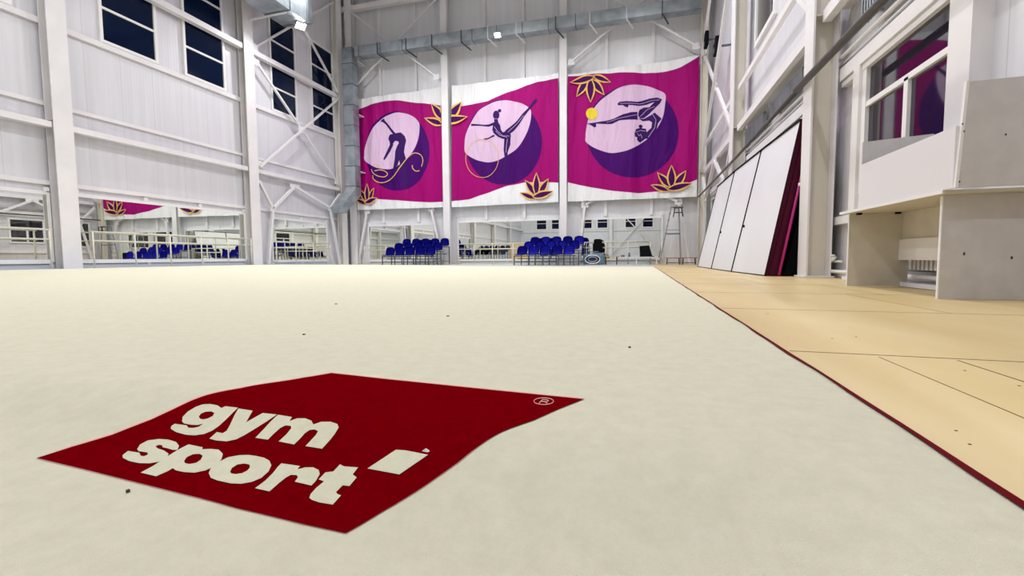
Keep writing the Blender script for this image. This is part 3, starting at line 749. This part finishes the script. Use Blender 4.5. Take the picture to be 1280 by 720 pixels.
# middle banner
A2 = lambda L_: sc(L_, 5.536, 575, 110)
q2 = [(565.3, 107.3), (630, 100), (698.2, 92), (698.2, 252.5), (630, 255.8), (565.3, 259)]
mag2 = [(565.3, 133.5), (577, 132.5), (585, 131), (598, 129), (610, 126), (628, 118.7), (647, 111), (660, 106), (672, 102.5), (685, 100), (698.2, 98.3), (698.2, 228.5), (679, 227.4), (655, 227.9), (634, 232.6), (607, 242), (586, 249), (565.3, 251.6)]
fig2 = [ellp(575+253/5.536, 110+190/5.536, 4.1, 5.6, 16), ellp(575+277/5.536, 110+160/5.536, 2.2, 2.2, 10),
        A2([(238,215),(262,212),(268,240),(282,265),(285,290),(300,310),(325,300),(352,320),(355,340),(340,352),(300,355),(265,340),(235,315),(225,290),(230,262),(240,240)]),
        A2([(240,238),(240,258),(200,268),(150,263),(78,262),(75,247),(110,250),(160,255),(200,252)]), A2([(235,325),(245,335),(200,352),(168,362),(165,350),(195,345)]),
        A2([(315,300),(345,322),(370,300),(410,250),(445,195),(485,145),(535,85),(525,75),(505,95),(470,140),(430,180),(390,230),(350,270)]),
        A2([(310,350),(352,345),(350,395),(335,440),(330,480),(320,560),(308,640),(298,640),(302,560),(312,480),(305,430),(308,385)])]
ln2 = stroke(A2([(240,270),(262,300),(300,335),(345,335)]), .5)+stroke(A2([(250,300),(280,330),(330,345)]), .5)+stroke(A2([(332,355),(325,400),(322,450)]), .5)+stroke(A2([(335,308),(390,250),(440,190)]), .5)+stroke(A2([(238,215),(262,216)]), .5)
banner('middle magenta banner with a hoop gymnast raising one leg', q2,
       [('b_white', [q2]), ('b_magenta', [mag2]), ('b_purple', [ellp(629.5, 178, 48, 53)]),
        ('b_pink', [smooth(A2([(38,450),(30,400),(40,320),(80,230),(140,150),(220,105),(310,88),(400,98),(450,118),(488,150),(490,210),(470,290),(430,370),(380,430),(310,480),(240,510),(170,512),(100,492)]))]),
        ('b_fig', fig2), ('b_line', ln2), ('b_gold', stroke(A2([(155+115*math.cos(a*PI/24), 488+132*math.sin(a*PI/24)) for a in range(48)]), .6, True))]
       + [(m_, [clipx(p, 565.5) for p in P_ if len(clipx(p, 565.5)) > 2]) for m_, P_ in lotus_layers([(671, 242, .83, 1.0, None, 0.), (557.5, 148.5, 1.06, 1.18, None, .03)])], (-6.6, BY, 3.0), (-9.40, -3.74))
# right banner
A3 = lambda L_: sc(L_, 6., 725, 100)
q3 = [(709.6, 93.5), (790, 82), (830, 77), (876, 69), (871.5, 246), (790, 249), (709.6, 252)]
mag3 = [(709.6, 96), (741.7, 92), (783, 91), (819, 91), (832, 89.5), (841.7, 87), (852, 83.5), (861, 79), (869, 74), (876, 69), (872.2, 224), (850, 233.6), (825, 239), (797, 241.4), (769, 239), (736, 233.6), (709.6, 228)]
fig3 = [A3([(280,185),(295,168),(350,162),(430,165),(520,140),(580,132),(615,145),(600,175),(560,215),(520,255),(480,285),(450,288),(435,265),(445,225),(480,205),(520,205),(560,165),(500,185),(440,195),(365,190),(360,210),(340,205),(320,192),(290,195)]),
        A3([(48,328),(120,318),(200,305),(260,290),(320,262),(380,245),(430,240),(432,298),(370,300),(300,305),(240,330),(180,330),(120,328),(122,348),(110,357),(75,335)]),
        A3([(440,290),(480,290),(530,265),(560,245),(612,290),(585,325),(575,370),(550,410),(510,440),(490,440),(500,390),(535,360),(540,320),(520,305),(470,308)]),
        A3([(410,400),(420,370),(450,358),(495,365),(500,395),(490,440),(450,470),(430,455),(428,430),(412,425)]), ellp(725+455/6, 100+347/6, 2.5, 2.2, 12)]
ln3 = stroke(A3([(300,180),(380,178),(450,180),(540,155),(595,150)]), .5)+stroke(A3([(450,275),(500,225),(560,200)]), .5)+stroke(A3([(200,318),(300,290),(425,262)]), .5)+stroke(A3([(545,260),(570,300),(560,360),(512,430)]), .6)+stroke(A3([(418,392),(455,378),(490,382)]), .5)+stroke(A3([(430,400),(445,420),(455,405),(465,435)]), .5)+stroke(A3([(434,240),(436,298)]), .8)
banner('rightmost magenta banner with an arched ball gymnast and yellow ball', q3,
       [('b_white', [q3]), ('b_magenta', [mag3]), ('b_purple', [ellp(790.5, 164.5, 58, 57.5)]),
        ('b_pink', [smooth(A3([(45,465),(42,425),(45,380),(70,270),(130,180),(210,110),(300,60),(400,38),(490,42),(570,70),(638,105),(638,180),(620,280),(560,390),(480,460),(380,520),(280,547),(200,542),(110,510)]))]),
        ('b_fig', fig3), ('b_line', ln3), ('b_yellow', [ellp(739.7, 142.2, 7.3, 7.3, 24)])]
       + lotus_layers([(839.3, 232.5, 1.0, 1.0, None, 0.), (738.3, 101.5, -.98, -1.05, None, 0.)]), (-.4, BY, 3.0), (-3.32, 2.52))

# ------------------------------------------------------------------ tiered seat banks
def make_seat():
    """plastic shell seat, origin at front middle of the pan"""
    mb = MB(); mi = mb._mi(None); rows = []
    prof = [(-.20, .015), (-.19, .045), (-.10, .03), (.0, .02), (.10, .025), (.16, .06), (.19, .14), (.205, .24), (.215, .33), (.22, .40), (.22, .435)]
    for i, (y, z) in enumerate(prof):
        t = i/(len(prof)-1); hw = .25 if t < .6 else .25*math.sqrt(max(.05, 1-((t-.6)/.415)**2.4)); row = []
        for k in range(9):
            u = -1+2*k/8; side = .028*u*u*u*u
            row.append(mb.bm.verts.new((u*hw, y-(side if t > .5 else 0), z+(side if t <= .5 else 0))))
        rows.append(row)
    for a, b in zip(rows, rows[1:]):
        for k in range(8):
            f = mb.bm.faces.new([a[k], a[k+1], b[k+1], b[k]]); f.smooth = True
    bmesh.ops.solidify(mb.bm, geom=mb.bm.faces[:], thickness=.02)
    me = bpy.data.meshes.new('seat_shell'); bmesh.ops.recalc_face_normals(mb.bm, faces=mb.bm.faces); mb.bm.to_mesh(me); mb.bm.free()
    return me
seat_me = make_seat(); seat_me.materials.append(M['seat']); seat_me2 = seat_me.copy(); seat_me2.materials.clear(); seat_me2.materials.append(M['seat_dark'])
def seat_bank(label, loc, rz, nseat, pitch, me, cols=None):
    o = thing('tiered_seating', label, 'seats', loc, None, rz)
    W_ = pitch*nseat; x0 = -W_/2
    rows = [(0., .45), (.85, .68), (1.7, .92)]
    for r, (y, z) in enumerate(rows):
        for k in range(nseat):
            s_ = bpy.data.objects.new('seat', me); COL.objects.link(s_); s_.parent = o
            s_.location = (x0+pitch*(k+.5), y, z)
    fr = MB()
    for (y, z) in rows:
        fr.box(x0-.02, x0+W_+.02, y-.14, y-.10, z-.045, z-.005).box(x0-.02, x0+W_+.02, y+.08, y+.12, z-.045, z-.005)
    for (y, z) in rows[1:]: fr.box(x0, x0+W_, y-.6, y-.18, z-.40, z-.37)
    for x in (x0, x0+W_*.5, x0+W_): fr.bar((x, -.12, .16), (x, 1.8, .16), .035)
    fr.box(x0, x0+W_, -.14, -.105, .14, .175)
    fr.build('frame', M['leg'], o)
    for x in [x0+W_*i/4 for i in range(5)]:
        for (y, z) in ((-.12, .42), (.75, .64), (1.8, .88)): MB().box(x-.02, x+.02, y-.02, y+.02, 0, z).build('leg', M['leg'], o)
    return o
seat_bank('left bank of blue plastic seats on grey legs under the left banner', (-10.68, 20.2, .03), math.radians(0), 5, .54, seat_me)
seat_bank('right bank of blue plastic seats on grey legs by the middle column', (-4.02, 20.1, .0), math.radians(-7.5), 5, .55, seat_me)
seat_bank('bank of dark navy seats at the left wall outside the frame', (-13.4, 4.9, .165), math.radians(180), 6, .54, seat_me2)

# yellow slatted screen seen in the mirror
c0 = (-10.6, 4.4, .16)
o = thing('slatted_screen', 'yellow slatted wooden screen seen in the middle back mirror', 'screen', c0)
f = MB()
for z in (.15, 1.35): f.box(-.8, .8, -.02, .02, z, z+.08)
f.build('crossbars', M['yellow'], o)
for k in range(9): MB().box(-.78+.18*k, -.68+.18*k, .02, .045, 0, 1.5).build('slat', M['yellow'], o)

# ------------------------------------------------------------------ small things along the back wall
# blue grey floor fan
c0 = (-1.95, 21.3, 0.)
o = thing('floor_fan', 'boxy blue grey fan with oval front beside the right seat bank', 'fan', c0)
MB().box(-.47, .47, -.2, .2, .02, .5, None, .07).build('housing', M['blue_grey'], o)
def oval_ring(rx, rz_, y, r, n=28): return [(rx*math.cos(2*PI*k/n)-.04, y, .25+rz_*math.sin(2*PI*k/n)) for k in range(n)]
MB().tube(oval_ring(.33, .19, -.205, 0), .022, None, 8, True).build('rim', M['pipe_w'], o)
MB().tube(oval_ring(.20, .11, -.205, 0), .02, None, 8, True).build('inner_rim', M['duct'], o)
MB().box(-.34, .26, -.204, -.195, .1, .4).build('grille', M['seat_dark'], o)
MB().tube([(-.25, 0, .48), (-.25, 0, .60), (.2, 0, .60), (.2, 0, .48)], .02).build('handle', M['blue_grey'], o)
# black office chair
c0 = (-1.85, 22.0, 0)
o = thing('office_chair', 'black office chair with rounded back behind the blue grey fan', 'chair', c0)
MB().box(-.25, .25, -.26, .22, .44, .53, None, .03).build('seat', M['black'], o)
mb = MB(); mb.box(-.24, .24, .2, .27, .56, 1.0, None, .03); mb.box(-.19, .19, .21, .265, .95, 1.2, None, .08); mb.build('backrest', M['black'], o)
MB().tube([(0, 0, .1), (0, 0, .45)], .03).build('gas_lift', M['leg'], o)
for k in range(5):
    a = 2*PI*k/5; lg = MB().bar((0, 0, .12), (.3*math.cos(a), .3*math.sin(a), .07), .04).build('leg', M['black'], o)
    MB().lathe([(.03, -.02), (.03, .02)], (.3*math.cos(a), .3*math.sin(a), .03), None, 12, 'X').build('caster', M['black'], lg)
# little table
c0 = (-1.2, 21.7, 0)
o = thing('side_table', 'little wood topped table right of the blue grey fan', 'table', c0)
MB().box(-.28, .28, -.2, .2, .36, .40, None, .006).build('tabletop', M['yellow'], o)
for sx in (-1, 1):
    for sy in (-1, 1): MB().box(sx*.25-.02, sx*.25+.02, sy*.17-.02, sy*.17+.02, 0, .36).build('leg', M['dwood'], o)
# low white bench with clutter
c0 = (-.15, 22.12, 0)
o = thing('low_bench', 'long low white bench under the right banner mirror', 'bench', c0)
MB().box(-.85, 1.0, -.17, .17, .30, .345, None, .006).build('bench_top', M['desk_white'], o)
MB().box(-.85, 1.0, .12, .15, .14, .22).build('stretcher', M['duct'], o)
for x in (-.8, .07, .95): MB().box(x-.02, x+.02, -.15, .15, 0, .30).build('leg', M['frame'], o)
o = thing('laptop_bag', 'black flat bag standing tilted on the low white bench', 'bag', (.32, 22.1, .345))
MB().hexa([(-.24, -.05, 0), (.30, -.09, 0), (.30, .05, 0), (-.24, .08, 0), (-.27, .03, .50), (.16, .0, .52), (.16, .07, .52), (-.27, .09, .50)]).build('body', M['black'], o)
MB().hexa([(.1, -.13, 0), (.42, -.13, 0), (.38, -.02, 0), (.1, -.02, 0), (.1, -.12, .12), (.3, -.12, .05), (.3, -.03, .05), (.1, -.03, .14)]).build('flap', M['black'], o)
o = thing('spray_bottle', 'little blue bottle standing on the low white bench', 'bottle', (-.42, 22.08, .345))
MB().lathe([(.035, 0), (.04, .02), (.04, .10), (.015, .14), (.015, .16)], (0, 0, 0), None, 14).build('body', M['blue_grey'], o)
MB().box(-.02, .03, -.012, .012, .16, .19).build('nozzle', M['black'], o)
tag(MB().lathe([(.05, 0), (.07, .03), (.06, .09), (.045, .09)], (0, 0, 0), None, 14).build('small_pot', M['wood']), 'small brown pot on the left end of the low white bench', 'pot').location = (-.72, 22.06, .345)
tag(MB().box(-.13, .13, -.08, .08, 0, .06, None, .02).build('folded_towel', M['skirt']), 'folded pale blue towel on the low white bench', 'towel').location = (-.1, 22.06, .345)
# step ladder
c0 = (1.42, 21.95, 0)
o = thing('step_ladder', 'tall grey A shaped step ladder by the back wall', 'ladder', c0)
for s, y in ((-1, -.22), (1, -.22)):
    pass
rl = MB()
def ladder_side(bx0, tx, ylean, nr, nm):
    m_ = MB()
    for y in (-.24, .24): m_.bar((bx0, y, 0), (tx, y*.72, 2.55), .045, .03)
    m_.build(nm, M['alu'], o)
ladder_side(-.5, -.02, 0, 8, 'rail'); ladder_side(.42, .30, 0, 8, 'rail')
for k in range(1, 9):
    z = 2.55*k/9; x = -.5+.48*k/9
    MB().box(x-.04, x+.04, -.23+.01*k*.6, .23-.01*k*.6, z-.012, z+.012).build('step', M['alu'], o)
MB().box(-.06, .34, -.2, .2, 2.53, 2.57).build('platform', M['alu'], o)
MB().bar((-.24, -.2, 1.36), (.37, -.2, 1.36), .045).bar((-.24, .2, 1.36), (.37, .2, 1.36), .03).bar((-.22, -.2, 1.52), (.3, -.2, 1.52), .02).build('spreader', M['leg'], o)
# dark stool hung upside on the ladder top
c0 = (1.68, 21.78, 2.1)
o = thing('stool', 'small dark wooden stool hooked on the top of the step ladder', 'stool', c0)
MB().box(-.2, .2, -.12, .12, .38, .42).build('seat', M['dwood'], o)
for sx in (-1, 1):
    for sy in (-1, 1): MB().bar((sx*.2, sy*.1, 0), (sx*.14, sy*.09, .38), .035).build('leg', M['dwood'], o)
MB().box(-.17, .17, -.11, .11, .17, .2).build('stretcher', M['dwood'], o)
# two low benches at the ladder foot
for i, (x, y, lab) in enumerate(((1.47, 21.35, 'low brown wooden bench at the ladder foot, left one'), (2.12, 21.3, 'low brown wooden bench at the ladder foot, right one by the corner'))):
    o = thing('low_stool_bench', lab, 'bench', (x, y, 0), 'low benches by the ladder')
    MB().box(-.33, .33, -.14, .14, .27, .30, None, .004).build('bench_top', M['wood'], o)
    for sx in (-1, 1):
        for sy in (-1, 1): MB().bar((sx*.26, sy*.11, 0), (sx*.24, sy*.1, .27), .032).build('leg', M['dwood'], o)
    MB().box(-.25, .25, -.015, .015, .06, .09).build('stretcher', M['dwood'], o)

# ------------------------------------------------------------------ leaning boards on the right
EY = [16.9, 14.0, 11.4, 9.05]; EB = [1.96, 1.985, 2.04, 2.17]; ET = [2.54, 2.53, 2.59, 2.66]; ZT = 2.66
bl = ['farthest tall white board leaning on the right wall', 'middle tall white board leaning on the right wall', 'nearest tall white board leaning on the right wall with dark edge']
for k in range(3):
    y1, y0 = EY[k]-.025, EY[k+1]+.025
    b1, b0 = EB[k], EB[k+1]; t1, t0 = ET[k], ET[k+1]; th = .06
    c0 = (b0, y0, 0)
    o = thing('leaning_board', bl[k], 'board', c0)
    P = [(b0, y0, 0), (b0+th, y0, 0), (b1+th, y1, 0), (b1, y1, 0), (t0, y0, ZT), (t0+th, y0, ZT), (t1+th, y1, ZT), (t1, y1, ZT)]
    MB().hexa(P).build('panel', M['board'], o, c0)
    m_ = MB(); w = .02
    m_.bar((b0-.004, y0-.008, 0), (t0-.004, y0-.008, ZT), .03, .02); m_.bar((b1-.004, y1+.008, 0), (t1-.004, y1+.008, ZT), .03, .02)
    m_.bar((t0, y0, ZT+.01), (t1, y1, ZT+.01), .05, .03); m_.bar((b0-.002, y0, .008), (b1-.002, y1, .008), .016, .014)
    m_.build('dark_edging', M['black'], o, c0)
    MB().hexa([(b0-.004, y0-.03, 0), (b0+th+.006, y0-.03, 0), (b0+th+.006, y0-.002, 0), (b0-.004, y0-.002, 0), (t0-.004, y0-.03, ZT), (t0+th+.006, y0-.03, ZT), (t0+th+.006, y0-.002, ZT), (t0-.004, y0-.002, ZT)]).build('side_cover', M['crimson'], o, c0)
    if k:
        m_ = MB().lathe([(.03, -.012), (.03, .012)], (b1+(t1-b1)*.38-.015, y1-.15, ZT*.38), None, 12, 'X'); m_.build('hook', M['black'], o, c0)
# crimson mat behind them
c0 = (2.40, 8.95, 0)
o = thing('folded_mat', 'dark crimson mat leaning behind the nearest white board', 'mat', c0)
MB().hexa([(2.30, 9.0, 0), (2.36, 9.0, 0), (2.30, 11.3, 0), (2.24, 11.3, 0), (2.79, 9.0, 2.62), (2.84, 9.0, 2.62), (2.82, 11.3, 2.62), (2.76, 11.3, 2.62)]).build('slab_body', M['crimson'], o, c0)
MB().hexa([(2.235, 8.99, 0), (2.30, 8.99, 0), (2.26, 9.3, 0), (2.225, 9.3, 0), (2.73, 8.99, 2.6), (2.79, 8.99, 2.6), (2.76, 9.3, 2.6), (2.73, 9.3, 2.6)]).build('front_fold', M['crimson'], o, c0)
c0 = (2.38, 8.93, 0)
o = thing('magenta_pole', 'magenta wrapped pole leaning between crimson mat and broad column', 'pole', c0)
MB().tube([(2.36, 8.95, .02), (2.80, 8.95, 2.5)], .022).build('pole', M['magenta'], o, c0)
for t in (.62, .70, .78, .86): MB().lathe([(.012, -.03), (.03, -.02), (.03, .02), (.012, .03)], (2.36+.44*t, 8.93, .02+2.48*t), None, 10).build('bead', M['pipe_w'], o, c0)
c0 = (2.75, 10.2, 0)
o = thing('dark_gap_block', 'black block added to darken the shaded gap behind the crimson mat', 'mat', c0)
MB().hexa([(2.46, 9.06, 0), (3.0, 9.06, 0), (3.0, 11.2, 0), (2.46, 11.2, 0), (2.90, 9.06, 2.2), (3.0, 9.06, 2.2), (3.0, 11.2, 2.2), (2.90, 11.2, 2.2)]).build('slab_body', M['black'], o, c0)  # added block, its black colour stands for the shade in the gap

# ------------------------------------------------------------------ pipes and radiators on the right wall
tag(MB().tube([(2.57, 22.3, 3.0), (2.57, 14, 3.06), (2.57, 9.0, 3.15)], .034).tube([(2.55, 9.0, 3.15), (2.55, 6, 3.14), (2.55, -6, 3.13)], .055).build('steel_pipe', M['pipe']), 'dark grey pipe running along the right wall in front of the columns', 'pipe')
tag(MB().tube([(3.02, 22.0, 3.42), (3.02, -6, 3.42)], .03).tube([(3.06, 22.0, 3.34), (3.06, -6, 3.34)], .018).build('heating_pipe', M['pipe_w']), 'pair of white heating pipes just above the right wall rail', 'pipe')
def radiator(label, y0, y1, z0, z1, x=2.96, mat='duct', fins=True):
    c0 = (x, y0, z0); o = thing('radiator', label, 'radiator', c0)
    n = max(4, int((y1-y0)/.075))
    m_ = MB()
    for k in range(n):
        y = y0+(y1-y0)*(k+.5)/n; m_.box(x-.045, x+.045, y-.02, y+.02, z0+.03, z1-.03)
    m_.build('fins', M[mat], o, c0)
    MB().tube([(x, y0, z0+.03), (x, y1, z0+.03)], .022).tube([(x, y0, z1-.03), (x, y1, z1-.03)], .022).build('header_pipes', M['leg'], o, c0)
    for y in (y0+.15, y1-.15): MB().box(x, XR-.005, y-.015, y+.015, z0+.1, z0+.14).build('bracket', M['steel'], o, c0)
    return o
radiator('finned grey radiator high above the counter window', 6.0, 7.62, 3.50, 4.0)
radiator('finned radiator high on the right wall behind the leaning boards, nearer one', 10.0, 12.2, 3.50, 3.9)
radiator('finned radiator high on the right wall behind the leaning boards, farther one', 12.8, 14.8, 3.50, 3.9)
radiator('white low radiator seen through the gap under the counter', 5.0, 6.9, .16, .56, 2.99, 'frame')
c0 = (2.8, 7.2, 0)
o = thing('floor_pipe', 'bent white heating pipe near the floor between column and counter', 'pipe', c0)
MB().tube([(3.0, 8.7, .345), (3.0, 8.46, .345), (3.0, 8.40, .33), (3.0, 8.86, .14), (3.0, 8.80, .105), (3.0, 8.7, .10), (2.98, 6.4, .11), (2.98, 5.0, .11)], .028).build('pipe_run', M['pipe_w'], o, c0)
MB().tube([(3.05, 8.9, .26), (3.05, 8.3, .26)], .02).build('return_pipe', M['pipe_w'], o, c0)
tag(MB().box(2.86, 3.09, 4.8, 7.75, .002, .05).build('floor_plinth', M['desk_white']), 'low white plinth on the floor behind the counter', 'plinth')

for i_, (px_, py_, lab_) in enumerate(((882.5, 50, 'small black box fixed high among the braces in the right rear corner, left one'), (895, 58, 'small black box fixed high among the braces in the right rear corner, right one'))):
    q_ = pl(px_, py_, 0, 2.62); o = thing('junction_box', lab_, 'box', tuple(q_))
    MB().box(-.06, .08, -.25, .25, -.28, .28, None, .02).build('housing', M['black'], o); MB().box(.08, XR-q_.x-.005, -.03, .03, -.03, .03).build('bracket', M['leg'], o)
    for z_ in (-.16, .16): MB().lathe([(.09, -.075), (.09, -.06)], (0, 0, z_), None, 14, 'X').build('cover_disc', M['leg'], o)
# ------------------------------------------------------------------ reception counter
c0 = (2.7, 5.3, 0)
o = thing('reception_counter', 'white and grey chipboard reception counter on the right of the plywood floor', 'counter', c0)
T = .018
MB().box(2.345, 3.08, 4.50, 4.50+T, 0, .83).build('side_panel', M['desk_grey'], o, c0)
MB().box(2.345, 2.93, 6.19, 6.19+T, 0, .831).build('side_panel', M['desk_cream'], o, c0)
for y in (4.497, 6.186): MB().box(2.337, 2.345, y, y+T+.006, 0, .82).build('edge_strip', M['frame'], o, c0)
MB().box(2.28, 3.08, 4.38, 6.28, .832, .856).build('counter_top', M['desk_cream'], o, c0)
MB().box(2.272, 2.28, 4.38, 6.28, .830, .858).build('edge_strip', M['frame'], o, c0)
MB().box(2.28, 2.30, 4.272, 5.83, .857, 1.315).build('front_panel', M['desk_white'], o, c0)
MB().hexa([(2.30, 4.25, .857), (3.08, 4.25, .857), (3.08, 4.272, .857), (2.30, 4.272, .857), (2.335, 4.25, 1.625), (3.08, 4.25, 1.635), (3.08, 4.272, 1.635), (2.335, 4.272, 1.625)]).build('upper_side_panel', M['desk_grey'], o, c0)
MB().hexa([(2.282, 4.245, .857), (2.30, 4.245, .857), (2.30, 4.275, .857), (2.282, 4.275, .857), (2.317, 4.245, 1.63), (2.335, 4.245, 1.63), (2.335, 4.275, 1.63), (2.317, 4.275, 1.63)]).build('edge_strip', M['frame'], o, c0)
MB().hexa([(2.301, 5.83, .857), (2.93, 5.83, .857), (2.93, 5.85, .857), (2.301, 5.85, .857), (2.301, 5.83, 1.56), (2.93, 5.83, 1.60), (2.93, 5.85, 1.60), (2.301, 5.85, 1.56)]).build('upper_side_panel', M['desk_grey'], o, c0)
MB().box(2.86, 2.878, 4.52, 6.19, .50, .831).build('back_panel', M['desk_cream'], o, c0)
MB().box(2.835, 2.855, 4.52, 6.19, .30, .53).build('modesty_board', M['frame'], o, c0)
for (x, y) in ((2.40, 6.10), (2.78, 6.12)): MB().box(x-.022, x+.022, y-.02, y+.02, .81, .831).build('fixing_block', M['black'], o, c0)
m_ = MB()
for (px, py) in ((1203, 155), (1204.5, 164), (1257, 168), (1199, 227), (1282, 314)):
    q = pl(px, py, 1, 4.25); m_.box(q.x-.004, q.x+.004, 4.245, 4.25, q.z-.008, q.z+.006)
for (px, py) in ((1205, 317), (1264.5, 322)):
    q = pl(px, py, 1, 4.5); m_.box(q.x-.005, q.x+.005, 4.495, 4.5, q.z-.012, q.z+.010)
m_.build('screw_holes', M['dot'], o, c0)
